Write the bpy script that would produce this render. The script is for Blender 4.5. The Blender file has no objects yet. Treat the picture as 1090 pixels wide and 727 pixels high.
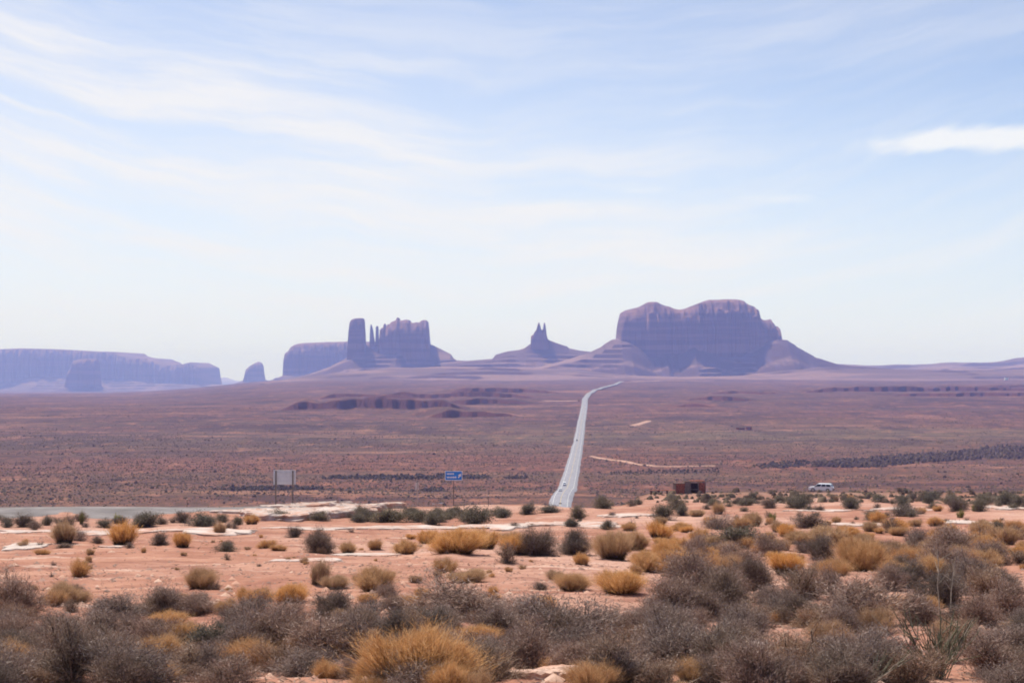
import bpy, math, random
import numpy as np
from mathutils import Vector, Matrix

# ------------------------------------------------------------------ camera, sky, sun, exposure
SC = bpy.context.scene
COL = SC.collection
EYE = 90.0                      # eye height above the datum (valley floor is near 10)
F = 1090 * 50 / 36.0            # focal length in photo pixels
PITCH = math.atan(36.5 / F)
cam_d = bpy.data.cameras.new('camera')
cam_d.lens = 50; cam_d.sensor_width = 36
cam_d.clip_start = 0.1; cam_d.clip_end = 120000
cam = bpy.data.objects.new('camera', cam_d); COL.objects.link(cam)
cam.location = (0, 0, EYE)
cam.rotation_euler = (math.pi / 2 + PITCH, 0, 0)
SC.camera = cam

SUN_EL, SUN_AZ = math.radians(59), math.radians(-34)
SUN_STRENGTH, SKY_STRENGTH, EXPOSURE = 5.0, 0.122, 0.43
sd = bpy.data.lights.new('sun', 'SUN'); sd.energy = SUN_STRENGTH
sd.angle = math.radians(0.5); sd.color = (1.0, 0.95, 0.88)
sun = bpy.data.objects.new('sun', sd); COL.objects.link(sun)
sdir = Vector((math.sin(SUN_AZ) * math.cos(SUN_EL), math.cos(SUN_AZ) * math.cos(SUN_EL), math.sin(SUN_EL)))
sun.rotation_euler = sdir.to_track_quat('Z', 'Y').to_euler()
sun.location = (0, 0, 600)
SC.view_settings.view_transform = 'Standard'
SC.view_settings.look = 'None'
SC.view_settings.exposure = EXPOSURE
SC.view_settings.gamma = 1.0
SC.view_settings.use_curve_mapping = False
SC.render.engine = 'CYCLES'
SC.cycles.use_denoising = True
SC.cycles.max_bounces = 5
SC.cycles.diffuse_bounces = 3
SC.cycles.transmission_bounces = 3
SC.cycles.volume_bounces = 2
SC.cycles.transparent_max_bounces = 8
SC.cycles.filter_width = 1.9
SC.cycles.caustics_reflective = False
SC.cycles.caustics_refractive = False

class NT:
    """tiny node helper"""
    def __init__(s, tree): s.t = tree; s.n = tree.nodes; s.l = tree.links
    def node(s, typ, **kw):
        n = s.n.new(typ)
        for k, v in kw.items(): setattr(n, k, v)
        return n
    def put(s, sock, v):
        if hasattr(v, 'is_linked') or isinstance(v, bpy.types.NodeSocket): s.l.new(v, sock)
        else: sock.default_value = v
    def math(s, op, a, b=0.0, c=0.0, clamp=False):
        n = s.node('ShaderNodeMath', operation=op); n.use_clamp = clamp
        s.put(n.inputs[0], a); s.put(n.inputs[1], b); s.put(n.inputs[2], c)
        return n.outputs[0]
    def mix(s, f, a, b, blend='MIX'):
        n = s.node('ShaderNodeMix', data_type='RGBA', blend_type=blend)
        s.put(n.inputs[0], f)
        for i, v in ((6, a), (7, b)):
            if isinstance(v, (tuple, list)): v = (*v[:3], 1.0)
            s.put(n.inputs[i], v)
        return n.outputs[2]
    def noise(s, vec, scale, detail=4, rough=0.55, dist=0.0):
        n = s.node('ShaderNodeTexNoise')
        if vec is not None: s.l.new(vec, n.inputs['Vector'])
        n.inputs['Scale'].default_value = scale; n.inputs['Detail'].default_value = detail
        n.inputs['Roughness'].default_value = rough; n.inputs['Distortion'].default_value = dist
        return n.outputs['Fac']
    def ramp(s, v, a, b, interp='SMOOTHSTEP'):
        n = s.node('ShaderNodeMapRange', interpolation_type=interp)
        s.put(n.inputs['Value'], v); s.put(n.inputs['From Min'], a); s.put(n.inputs['From Max'], b)
        return n.outputs[0]
    def comb(s, x, y, z):
        n = s.node('ShaderNodeCombineXYZ')
        for i, v in enumerate((x, y, z)): s.put(n.inputs[i], v)
        return n.outputs[0]
    def sep(s, v):
        n = s.node('ShaderNodeSeparateXYZ'); s.l.new(v, n.inputs[0]); return n.outputs
    def mapping(s, v, scale=(1, 1, 1), rot=(0, 0, 0), loc=(0, 0, 0)):
        n = s.node('ShaderNodeMapping'); s.l.new(v, n.inputs[0])
        n.inputs['Scale'].default_value = scale; n.inputs['Rotation'].default_value = rot; n.inputs['Location'].default_value = loc
        return n.outputs[0]

# ---- world: Nishita sky with high thin cloud
W = bpy.data.worlds.new('World'); SC.world = W; W.use_nodes = True
w = NT(W.node_tree); w.n.clear()
sky = w.node('ShaderNodeTexSky', sky_type='NISHITA')
sky.sun_disc = False; sky.sun_elevation = SUN_EL; sky.sun_rotation = SUN_AZ
sky.altitude = 1600; sky.air_density = 1.0; sky.dust_density = 0.3; sky.ozone_density = 1.0
tc = w.node('ShaderNodeTexCoord')
dx, dy, dz = w.sep(tc.outputs['Generated'])[:]
az = w.math('MULTIPLY', w.math('ARCTAN2', dx, dy), 1.514)    # thousandths of a radian -> sky map
el = w.math('MULTIPLY', w.math('ARCSINE', dz), 1.514)
base = w.comb(az, w.math('SUBTRACT', el, w.math('MULTIPLY', w.math('MULTIPLY', az, az), 0.26)), 0.0)
def gauss(cx, cy, sx, sy):
    a = w.math('DIVIDE', w.math('SUBTRACT', az, cx), sx); b = w.math('DIVIDE', w.math('SUBTRACT', el, cy), sy)
    r = w.math('ADD', w.math('MULTIPLY', a, a), w.math('MULTIPLY', b, b))
    return w.math('POWER', 2.718, w.math('MULTIPLY', r, -1.0))
warp = w.node('ShaderNodeTexNoise'); w.l.new(base, warp.inputs['Vector'])
warp.inputs['Scale'].default_value = 3.0; warp.inputs['Detail'].default_value = 3
vm = w.node('ShaderNodeVectorMath', operation='MULTIPLY_ADD')
w.l.new(warp.outputs['Color'], vm.inputs[0]); vm.inputs[1].default_value = (0.16, 0.10, 0.0); w.l.new(base, vm.inputs[2])
st1 = w.noise(w.mapping(vm.outputs[0], scale=(1.8, 17.0, 1), rot=(0, 0, math.radians(4))), 1.0, 7, 0.6)
st2 = w.noise(w.mapping(vm.outputs[0], scale=(4.0, 36.0, 1), rot=(0, 0, math.radians(2)), loc=(3, 1, 0)), 1.0, 6, 0.62)
big = w.noise(w.mapping(base, scale=(2.0, 5.0, 1), rot=(0, 0, math.radians(10))), 1.0, 3, 0.5)
streak = w.math('ADD', w.math('MULTIPLY', st1, 0.65), w.math('MULTIPLY', st2, 0.35))
veil = w.math('ADD', w.math('MULTIPLY', gauss(-0.36, 0.20, 0.52, 0.13), 1.12), w.math('MULTIPLY', gauss(-0.05, 0.10, 0.9, 0.075), 0.62))
veil = w.math('ADD', veil, w.math('MULTIPLY', gauss(-0.60, 0.33, 0.40, 0.10), 0.45))
veil = w.math('ADD', veil, w.math('MULTIPLY', gauss(0.36, 0.375, 0.22, 0.05), 0.22))
veil = w.math('ADD', veil, w.math('MULTIPLY', w.math('SUBTRACT', big, 0.5), 0.7))
veil = w.math('MINIMUM', w.math('MAXIMUM', w.math('ADD', veil, 0.06), 0.0), 0.92)
strk = w.ramp(streak, 0.37, 0.64)
cl = w.math('MULTIPLY', veil, w.math('ADD', 0.44, w.math('MULTIPLY', strk, 0.72)))
cl = w.math('ADD', cl, w.math('MULTIPLY', w.math('MULTIPLY', strk, strk), 0.16), clamp=True)
# one denser bank of cloud low on the right
edge = w.noise(w.mapping(vm.outputs[0], scale=(14, 40, 1)), 1.0, 6, 0.6)
bank = w.math('ADD', gauss(0.50, 0.238, 0.140, 0.0135), w.math('MULTIPLY', w.math('SUBTRACT', edge, 0.5), 1.25))
bank = w.math('MULTIPLY', w.ramp(bank, 0.22, 0.85), 0.9)
wis = w.math('ADD', gauss(0.14, 0.195, 0.05, 0.006), gauss(0.28, 0.185, 0.05, 0.008))
wis = w.math('ADD', wis, w.math('MULTIPLY', w.math('SUBTRACT', edge, 0.5), 1.6))
wis = w.math('MULTIPLY', w.ramp(wis, 0.35, 1.2), 0.45)
skyt = w.mix(1.0, sky.outputs[0], (1.0, 0.88, 0.86), 'MULTIPLY')
skyc = w.mix(w.ramp(el, -0.05, 0.30), w.mix(0.70, skyt, (3.6, 4.2, 5.4)), skyt)
CLOUD = (5.65, 5.6, 5.75)
c1 = w.mix(w.math('MULTIPLY', cl, 0.92), skyc, CLOUD)
c2 = w.mix(w.math('MAXIMUM', bank, wis), c1, (5.8, 5.85, 6.0))
bg = w.node('ShaderNodeBackground'); w.l.new(c2, bg.inputs[0]); bg.inputs[1].default_value = SKY_STRENGTH
out = w.node('ShaderNodeOutputWorld'); w.l.new(bg.outputs[0], out.inputs[0])

# ------------------------------------------------------------------ numeric helpers
rng = np.random.default_rng(7); random.seed(7)
def _h(ix, iy, seed):
    n = (ix.astype(np.int64) * 374761393 + iy.astype(np.int64) * 668265263 + seed * 974711) & 0x7fffffff
    n = ((n ^ (n >> 13)) * 1274126177) & 0x7fffffff
    n = ((n ^ (n >> 16)) * 1911520717) & 0x7fffffff
    return (n & 0xffff) / 65535.0
def vn(x, y, seed=0):
    x = np.asarray(x, float); y = np.asarray(y, float)
    x, y = np.broadcast_arrays(x, y)
    ix, iy = np.floor(x), np.floor(y); fx, fy = x - ix, y - iy
    fx = fx * fx * (3 - 2 * fx); fy = fy * fy * (3 - 2 * fy)
    a, b = _h(ix, iy, seed), _h(ix + 1, iy, seed); c, d = _h(ix, iy + 1, seed), _h(ix + 1, iy + 1, seed)
    return (a * (1 - fx) + b * fx) * (1 - fy) + (c * (1 - fx) + d * fx) * fy - 0.5
def fbm(x, y, seed=0, o=4):
    s = 0; a = 1.0; x = np.asarray(x, float); y = np.asarray(y, float)
    for k in range(o):
        s = s + a * vn(x, y, seed + k * 17); x = x * 2.03; y = y * 2.03; a *= 0.5
    return s
def sst(v, a, b):
    t = np.clip((np.asarray(v, float) - a) / (b - a), 0, 1); return t * t * (3 - 2 * t)

FAR = [(850,-73),(1100,-77.7),(1500,-82.2),(2000,-79.3),(2700,-66)]
NEAR = [(0,-2.2),(4,-2.45),(8,-2.75),(15,-3.24),(22,-3.95),(30,-4.72),(48,-6.3),(70,-7.95),(90,-9.33)]
PL = NEAR + [(106,-10.45),(122,-11.5),(135,-12.5),(160,-15.8),(250,-29),(400,-48),(600,-65),(760,-71)] + FAR
PR = NEAR + [(110,-10.6),(150,-13.5),(200,-17.2),(300,-24.6),(380,-31.5),(500,-47),(650,-63)] + FAR
FC = [(3600,-52.3),(5000,-33),(6300,-20.8),(8000,-14),(12000,-40),(25000,-150),(60000,-350)]
FLT = [(3600,-67),(5000,-72.6),(7000,-88),(16000,-165),(25000,-215),(60000,-500)]
def prof(tab, d):
    t = np.array(tab); return np.interp(np.log(np.maximum(d, 0) + 6), np.log(t[:, 0] + 6), t[:, 1])
def T(X, Y):
    """height of the open ground (world z) at X, Y"""
    X = np.asarray(X, float); Y = np.asarray(Y, float)
    d = np.sqrt(np.maximum(Y, 0) ** 2 + 0.12 * X * X)
    u = 545 + F * X / np.maximum(Y, 1.0)
    l = sst(u, 110, 360)
    a = prof(PL + FLT, d) * (1 - l) + prof(PL + FC, d) * l
    b = prof(PR + FC, d)
    r = sst(u, 585, 700)
    z = a * (1 - r) + b * r
    rr = np.hypot(X, Y)
    def part(z, on, fn):                                                # add a term only where it matters
        if on.all(): return z + fn(X, Y, rr)
        if on.any():
            z = z.copy(); z[on] += fn(X[on], Y[on], rr[on])
        return z
    X, Y, rr, z = np.broadcast_arrays(X, Y, rr, z); z = np.array(z)
    z = part(z, (rr > 6) & (rr < 110), lambda x, y, r: 0.055 * fbm(x / 0.55, y / 0.55, 2, 3) * sst(r, 6, 12) * (1 - sst(r, 50, 110)))
    z = part(z, rr < 900, lambda x, y, r: 0.16 * fbm(x / 2.6, y / 2.6, 3) * sst(r, 2, 8) * (1 - sst(r, 300, 900)))
    z = part(z, rr < 2500, lambda x, y, r: 0.55 * fbm(x / 14, y / 14, 5, 3) * sst(r, 8, 30) * (1 - sst(r, 1200, 2500)))
    z = part(z, rr > 420, lambda x, y, r: 2.5 * fbm(x / 90, y / 90, 9, 4) * sst(r, 420, 900))
    z = part(z, rr > 1200, lambda x, y, r: 9.0 * fbm(x / 900, y / 500, 11, 4) * sst(r, 1200, 3500))
    return z + EYE
def Tz(x, y): return float(T(np.array([x]), np.array([y]))[0])
_ds = np.exp(np.linspace(math.log(5), math.log(30000), 1800))
def ray(px, py):
    v = Vector(((px - 545) / F, 1.0, -(py - 363.5) / F))
    c, s = math.cos(PITCH), math.sin(PITCH)
    return v.x, v.y * c - v.z * s, v.y * s + v.z * c
def at(px, py):
    """ground point seen along the direction of a photo pixel"""
    x, y, z = ray(px, py)
    x, z = x / y, z / y
    h = T(x * _ds, _ds) - (EYE + z * _ds)
    i = int(np.argmax(h > 0)) if (h > 0).any() else len(_ds) - 1
    i = max(i, 1)
    t = h[i - 1] / (h[i - 1] - h[i]) if h[i] != h[i - 1] else 0
    d = _ds[i - 1] + t * (_ds[i] - _ds[i - 1])
    return x * d, d
def wx(px, D): return (px - 545) / F * D
def wz(py, D):
    q = -(np.asarray(py, float) - 363.5) / F; c, s = math.cos(PITCH), math.sin(PITCH)
    r = EYE + (q * c + s) / (c - q * s) * D
    return float(r) if np.ndim(r) == 0 else r

def mesh_np(name, v, f, mat_idx=None, smooth=False):
    """v (n,3), f (m,k) with one k for all faces"""
    v = np.ascontiguousarray(v, dtype=np.float32); f = np.ascontiguousarray(f, dtype=np.int32)
    m = bpy.data.meshes.new(name); k = f.shape[1]
    m.vertices.add(len(v)); m.vertices.foreach_set('co', v.ravel())
    m.loops.add(f.size); m.loops.foreach_set('vertex_index', f.ravel())
    m.polygons.add(len(f)); m.polygons.foreach_set('loop_start', np.arange(0, f.size, k, dtype=np.int32))
    if mat_idx is not None: m.polygons.foreach_set('material_index', np.ascontiguousarray(mat_idx, dtype=np.int32))
    if smooth: m.polygons.foreach_set('use_smooth', np.ones(len(f), dtype=bool))
    m.update(calc_edges=True); m.validate()
    return m
def link(name, me, mats, parent=None, loc=None):
    o = bpy.data.objects.new(name, me); COL.objects.link(o)
    if not isinstance(mats, (list, tuple)): mats = [mats]
    if not me.materials:
        for x in mats: me.materials.append(x)
    if parent is not None: o.parent = parent
    if loc is not None: o.location = loc
    return o
def tag(o, label=None, cat=None, group=None, kind=None):
    for k, v in (('label', label), ('category', cat), ('group', group), ('kind', kind)):
        if v: o[k] = v
    return o
def empty(name, loc, rz=0.0):
    o = bpy.data.objects.new(name, None); COL.objects.link(o); o.location = loc; o.rotation_euler = (0, 0, rz)
    o.empty_display_size = 0.3
    return o
def grid_faces(nr, nc, wrap=False):
    i = np.arange(nr - 1)[:, None] * nc; c = nc if wrap else nc - 1
    j = np.arange(c)[None, :]; j2 = (j + 1) % nc
    return np.stack([i + j, i + j2, i + nc + j2, i + nc + j], -1).reshape(-1, 4)

class MB:
    """collects solids; build() links them as one mesh object"""
    def __init__(s): s.v = []; s.f = []
    def add(s, vs, fs):
        b = len(s.v); s.v += [tuple(p) for p in vs]; s.f += [tuple(i + b for i in q) for q in fs]
    def box(s, c, d, rz=0.0, taper=1.0):
        x, y, z = d[0] / 2, d[1] / 2, d[2] / 2; cs, sn = math.cos(rz), math.sin(rz); vs = []
        for k in (-1, 1):
            t = taper if k > 0 else 1
            for a, b in ((-1, -1), (1, -1), (1, 1), (-1, 1)):
                p, q = a * x * t, b * y * t
                vs.append((c[0] + p * cs - q * sn, c[1] + p * sn + q * cs, c[2] + k * z))
        s.add(vs, [(3, 2, 1, 0), (4, 5, 6, 7), (0, 1, 5, 4), (1, 2, 6, 5), (2, 3, 7, 6), (3, 0, 4, 7)])
    def tube(s, p0, p1, r0, r1=None, n=8):
        r1 = r0 if r1 is None else r1; p0, p1 = Vector(p0), Vector(p1)
        d = (p1 - p0).normalized(); a = d.orthogonal().normalized(); b = d.cross(a); vs = []
        for p, r in ((p0, r0), (p1, r1)):
            for k in range(n):
                t = 2 * math.pi * k / n; vs.append(p + (a * math.cos(t) + b * math.sin(t)) * r)
        fs = [(k, (k + 1) % n, n + (k + 1) % n, n + k) for k in range(n)]
        s.add(vs, fs + [tuple(range(n - 1, -1, -1)), tuple(range(n, 2 * n))])
    def loft(s, sections):
        n = len(sections[0]); vs = [p for q in sections for p in q]; fs = []
        for i in range(len(sections) - 1):
            for k in range(n):
                fs.append((i * n + k, i * n + (k + 1) % n, (i + 1) * n + (k + 1) % n, (i + 1) * n + k))
        m = (len(sections) - 1) * n
        s.add(vs, fs + [tuple(range(n - 1, -1, -1)), tuple(range(m, m + n))])
    def build(s, name, mat, parent=None, bevel=0.0, smooth=False):
        me = bpy.data.meshes.new(name); me.from_pydata(s.v, [], s.f); me.update()
        import bmesh
        bm = bmesh.new(); bm.from_mesh(me)
        if bevel: bmesh.ops.bevel(bm, geom=list(bm.edges), offset=bevel, segments=2, affect='EDGES', profile=0.6)
        bmesh.ops.recalc_face_normals(bm, faces=bm.faces); bm.to_mesh(me); bm.free()
        if smooth: me.polygons.foreach_set('use_smooth', np.ones(len(me.polygons), dtype=bool))
        return link(name, me, mat, parent)

# ------------------------------------------------------------------ materials
def mat(name, col, rough=0.9, var=0.25, scale=3.0, metal=0.0, bump=0.0, spec=0.3, dark=None, island=False):
    m = bpy.data.materials.new(name); m.use_nodes = True; t = NT(m.node_tree); t.n.clear()
    o = t.node('ShaderNodeOutputMaterial'); p = t.node('ShaderNodeBsdfPrincipled'); t.l.new(p.outputs[0], o.inputs[0])
    tcd = t.node('ShaderNodeTexCoord'); n = t.noise(tcd.outputs['Object'], scale, 5, 0.6)
    dk = dark or tuple(c * (1 - var * 1.6) for c in col); lt = tuple(min(1, c * (1 + var)) for c in col)
    c = t.mix(t.ramp(n, 0.3, 0.7), dk, lt)
    if island:
        g = t.node('ShaderNodeNewGeometry')
        c = t.mix(t.math('MULTIPLY', g.outputs['Random Per Island'], 0.55), c, dk)
    t.l.new(c, p.inputs['Base Color']); p.inputs['Roughness'].default_value = rough; p.inputs['Metallic'].default_value = metal
    p.inputs['Specular IOR Level'].default_value = spec
    if bump:
        b = t.node('ShaderNodeBump'); b.inputs['Strength'].default_value = bump; t.l.new(n, b.inputs['Height']); t.l.new(b.outputs[0], p.inputs['Normal'])
    return m
def twig_mat(name, cols, transl=0.25, jitter=0.35):
    """per-twig colour variation; lets some light through"""
    m = bpy.data.materials.new(name); m.use_nodes = True; t = NT(m.node_tree); t.n.clear()
    o = t.node('ShaderNodeOutputMaterial'); g = t.node('ShaderNodeNewGeometry'); oi = t.node('ShaderNodeObjectInfo')
    r = t.node('ShaderNodeValToRGB'); t.l.new(g.outputs['Random Per Island'], r.inputs[0]); cr = r.color_ramp
    for i, c in enumerate(cols):
        e = cr.elements[i] if i < 2 else cr.elements.new(1.0)
        e.position = i / (len(cols) - 1); e.color = (*c, 1)
    hs = t.node('ShaderNodeHueSaturation'); t.l.new(r.outputs[0], hs.inputs['Color'])
    t.l.new(t.math('ADD', t.math('MULTIPLY', oi.outputs['Random'], jitter), 1 - jitter / 2), hs.inputs['Value'])
    t.l.new(t.math('ADD', t.math('MULTIPLY', oi.outputs['Random'], 0.3), 0.85), hs.inputs['Saturation'])
    d = t.node('ShaderNodeBsdfDiffuse'); tr = t.node('ShaderNodeBsdfTranslucent'); mx = t.node('ShaderNodeMixShader')
    t.l.new(hs.outputs[0], d.inputs[0]); t.l.new(hs.outputs[0], tr.inputs[0]); mx.inputs[0].default_value = transl
    t.l.new(d.outputs[0], mx.inputs[1]); t.l.new(tr.outputs[0], mx.inputs[2]); t.l.new(mx.outputs[0], o.inputs[0])
    return m

def ground_mat():
    m = bpy.data.materials.new('desert_ground'); m.use_nodes = True; t = NT(m.node_tree); t.n.clear()
    o = t.node('ShaderNodeOutputMaterial'); p = t.node('ShaderNodeBsdfPrincipled'); t.l.new(p.outputs[0], o.inputs[0])
    g = t.node('ShaderNodeNewGeometry'); pos = g.outputs['Position']; X, Y, Z = t.sep(pos)[:]
    flat = t.comb(X, Y, 0.0)
    n50 = t.noise(flat, 0.03, 4, 0.55); n3 = t.noise(flat, 0.35, 5, 0.6); n03 = t.noise(flat, 3.5, 5, 0.65); nf = t.noise(flat, 14, 3, 0.6)
    sand = t.mix(t.ramp(n3, 0.35, 0.68), (0.285, 0.124, 0.080), (0.390, 0.196, 0.130))
    sand = t.mix(t.math('MULTIPLY', t.ramp(n50, 0.45, 0.62), 0.6), sand, (0.52, 0.335, 0.260))
    lay = t.noise(t.mapping(flat, scale=(0.22, 1.1, 1)), 1.0, 5, 0.65, 0.5)
    sand = t.mix(t.math('MULTIPLY', t.ramp(lay, 0.52, 0.62), 0.7), sand, (0.215, 0.092, 0.064))
    sand = t.mix(t.math('MULTIPLY', t.math('SUBTRACT', 1.0, t.ramp(lay, 0.34, 0.42)), 0.55), sand, (0.55, 0.40, 0.32))
    sand = t.mix(t.math('MULTIPLY', t.ramp(n03, 0.52, 0.64), 0.7), sand, (0.26, 0.12, 0.08))
    sand = t.mix(t.math('MULTIPLY', t.ramp(nf, 0.60, 0.75), 0.5), sand, (0.60, 0.43, 0.34))
    # valley floor: red soil under patchy low scrub
    wide = t.noise(t.mapping(flat, scale=(0.0009, 0.0042, 1)), 1.0, 5, 0.6, 0.4)
    mid = t.noise(t.mapping(flat, scale=(0.006, 0.012, 1)), 1.0, 5, 0.6)
    fine = t.noise(t.mapping(flat, scale=(0.16, 0.035, 1)), 1.0, 5, 0.75)
    red = t.mix(t.ramp(mid, 0.35, 0.7), (0.200, 0.080, 0.050), (0.33, 0.145, 0.090))
    scrub = t.mix(t.ramp(wide, 0.40, 0.62), (0.066, 0.038, 0.030), (0.105, 0.073, 0.045))
    cov = t.math('ADD', t.math('MULTIPLY', t.math('SUBTRACT', wide, 0.5), 1.5), t.math('MULTIPLY', t.math('SUBTRACT', mid, 0.5), 1.1))
    cov = t.math('ADD', cov, t.math('MULTIPLY', t.math('SUBTRACT', fine, 0.5), 2.6))
    valley = t.mix(t.math('MULTIPLY', t.ramp(cov, -0.55, 0.30), 0.85), red, scrub)
    def patch(cx, cy, sx, sy):
        a = t.math('DIVIDE', t.math('SUBTRACT', X, cx), sx); b = t.math('DIVIDE', t.math('SUBTRACT', Y, cy), sy)
        r = t.math('ADD', t.math('MULTIPLY', a, a), t.math('MULTIPLY', b, b))
        return t.math('MULTIPLY', t.math('POWER', 2.718, t.math('MULTIPLY', r, -1.0)), t.ramp(mid, 0.25, 0.5))
    # blackbrush flats on the left, greener grass flat on the right
    valley = t.mix(t.math('MULTIPLY', patch(-520.0, 1900.0, 560.0, 520.0), 0.75), valley, (0.068, 0.045, 0.042))
    valley = t.mix(t.math('MULTIPLY', patch(420.0, 1950.0, 420.0, 230.0), 0.6), valley, (0.150, 0.118, 0.068))
    valley = t.mix(t.math('MULTIPLY', patch(150.0, 1850.0, 650.0, 260.0), 0.5), valley, (0.175, 0.128, 0.078))
    # pale washes of drifted sand
    wash = t.noise(t.mapping(flat, scale=(0.0016, 0.010, 1), loc=(4, 2, 0)), 1.0, 5, 0.65, 0.6)
    valley = t.mix(t.math('MULTIPLY', t.ramp(wash, 0.57, 0.66), 0.7), valley, (0.42, 0.225, 0.150))
    gul = t.noise(t.mapping(flat, scale=(0.0022, 0.016, 1), loc=(9, 5, 0)), 1.0, 6, 0.68, 0.8)
    valley = t.mix(t.math('MULTIPLY', t.ramp(gul, 0.555, 0.60), 0.7), valley, (0.060, 0.034, 0.030))
    # darker scrub country far up the valley
    far = t.ramp(Y, 1700.0, 3600.0)
    valley = t.mix(t.math('MULTIPLY', far, 0.45), valley, (0.095, 0.042, 0.034))
    far2 = t.noise(t.mapping(flat, scale=(0.014, 0.0032, 1), loc=(1, 7, 0)), 1.0, 6, 0.7)
    far3 = t.noise(t.mapping(flat, scale=(0.0035, 0.0055, 1), loc=(6, 3, 0)), 1.0, 6, 0.66, 0.5)
    fm = t.ramp(Y, 1100.0, 2300.0)
    valley = t.mix(t.math('MULTIPLY', t.math('MULTIPLY', t.ramp(far2, 0.50, 0.62), 0.7), fm), valley, (0.052, 0.026, 0.024))
    valley = t.mix(t.math('MULTIPLY', t.math('MULTIPLY', t.ramp(far3, 0.53, 0.60), 0.7), fm), valley, (0.048, 0.024, 0.022))
    valley = t.mix(t.math('MULTIPLY', t.math('MULTIPLY', t.math('SUBTRACT', 1.0, t.ramp(far3, 0.36, 0.43)), 0.6), fm), valley, (0.31, 0.155, 0.105))
    near2 = t.noise(t.mapping(flat, scale=(0.035, 0.020, 1), loc=(2, 8, 0)), 1.0, 5, 0.7)
    valley = t.mix(t.math('MULTIPLY', t.ramp(near2, 0.52, 0.62), 0.55), valley, (0.075, 0.044, 0.034))
    valley = t.mix(t.math('MULTIPLY', t.math('SUBTRACT', 1.0, t.ramp(near2, 0.36, 0.44)), 0.5), valley, (0.42, 0.205, 0.130))
    valley = t.mix(1.0, valley, (0.74, 0.655, 0.60), 'MULTIPLY')
    d = t.ramp(Y, 150.0, 420.0)
    c = t.mix(d, sand, valley)
    # bare dark rock wherever the valley floor breaks into a step
    nz = t.sep(g.outputs['True Normal'])[2]
    c = t.mix(t.math('MULTIPLY', t.math('SUBTRACT', 1.0, t.ramp(nz, 0.80, 0.96)), t.ramp(Y, 900.0, 1500.0)), c, (0.088, 0.030, 0.024))
    t.l.new(c, p.inputs['Base Color']); p.inputs['Roughness'].default_value = 0.95; p.inputs['Specular IOR Level'].default_value = 0.1
    b = t.node('ShaderNodeBump'); b.inputs['Strength'].default_value = 0.6; b.inputs['Distance'].default_value = 0.05
    t.l.new(t.math('ADD', n03, t.math('MULTIPLY', nf, 0.5)), b.inputs['Height']); t.l.new(b.outputs[0], p.inputs['Normal'])
    return m
def rock_mat(name, a, b, band=(0.7, 1.0), talus=False):
    """layered desert rock: colour changes with height, streaked down the face"""
    m = bpy.data.materials.new(name); m.use_nodes = True; t = NT(m.node_tree); t.n.clear()
    o = t.node('ShaderNodeOutputMaterial'); p = t.node('ShaderNodeBsdfPrincipled'); t.l.new(p.outputs[0], o.inputs[0])
    g = t.node('ShaderNodeNewGeometry'); pos = g.outputs['Position']
    lay = t.noise(t.mapping(pos, scale=(0.0012, 0.0012, 0.032)), 1.0, 3, 0.6)
    st = t.noise(t.mapping(pos, scale=(0.016, 0.016, 0.003)), 1.0, 3, 0.55)
    c = t.mix(t.ramp(lay, 0.42, 0.58), tuple(x * 0.82 for x in a), b)
    c = t.mix(t.math('MULTIPLY', t.ramp(st, 0.4, 0.7), 0.22), c, tuple(x * 0.62 for x in a))
    if talus:
        nz = t.sep(g.outputs['True Normal'])[2]; c = t.mix(t.math('SUBTRACT', 1.0, t.ramp(nz, 0.78, 0.93)), c, (0.095, 0.045, 0.036))
        sp = t.noise(pos, 0.05, 5, 0.7); c = t.mix(t.math('MULTIPLY', t.ramp(sp, 0.45, 0.65), 0.45), c, (0.085, 0.060, 0.050))
    t.l.new(c, p.inputs['Base Color']); p.inputs['Roughness'].default_value = 0.95; p.inputs['Specular IOR Level'].default_value = 0.1
    return m
def slab_mat(name, a, b):
    m = bpy.data.materials.new(name); m.use_nodes = True; t = NT(m.node_tree); t.n.clear()
    o = t.node('ShaderNodeOutputMaterial'); p = t.node('ShaderNodeBsdfPrincipled'); t.l.new(p.outputs[0], o.inputs[0])
    g = t.node('ShaderNodeNewGeometry'); pos = g.outputs['Position']
    n = t.noise(t.mapping(pos, scale=(0.5, 0.8, 6)), 1.0, 6, 0.65); n2 = t.noise(pos, 5.0, 5, 0.65); n3 = t.noise(pos, 0.8, 4, 0.6)
    c = t.mix(t.ramp(n, 0.36, 0.64), a, b)
    c = t.mix(t.math('MULTIPLY', t.ramp(n2, 0.52, 0.70), 0.45), c, tuple(x * 0.55 for x in a))
    c = t.mix(t.math('MULTIPLY', t.ramp(n3, 0.46, 0.60), 0.75), c, (0.42, 0.215, 0.145))
    t.l.new(c, p.inputs['Base Color']); p.inputs['Roughness'].default_value = 0.9; p.inputs['Specular IOR Level'].default_value = 0.2
    bb = t.node('ShaderNodeBump'); bb.inputs['Strength'].default_value = 0.7; bb.inputs['Distance'].default_value = 0.04
    t.l.new(n2, bb.inputs['Height']); t.l.new(bb.outputs[0], p.inputs['Normal'])
    return m

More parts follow.
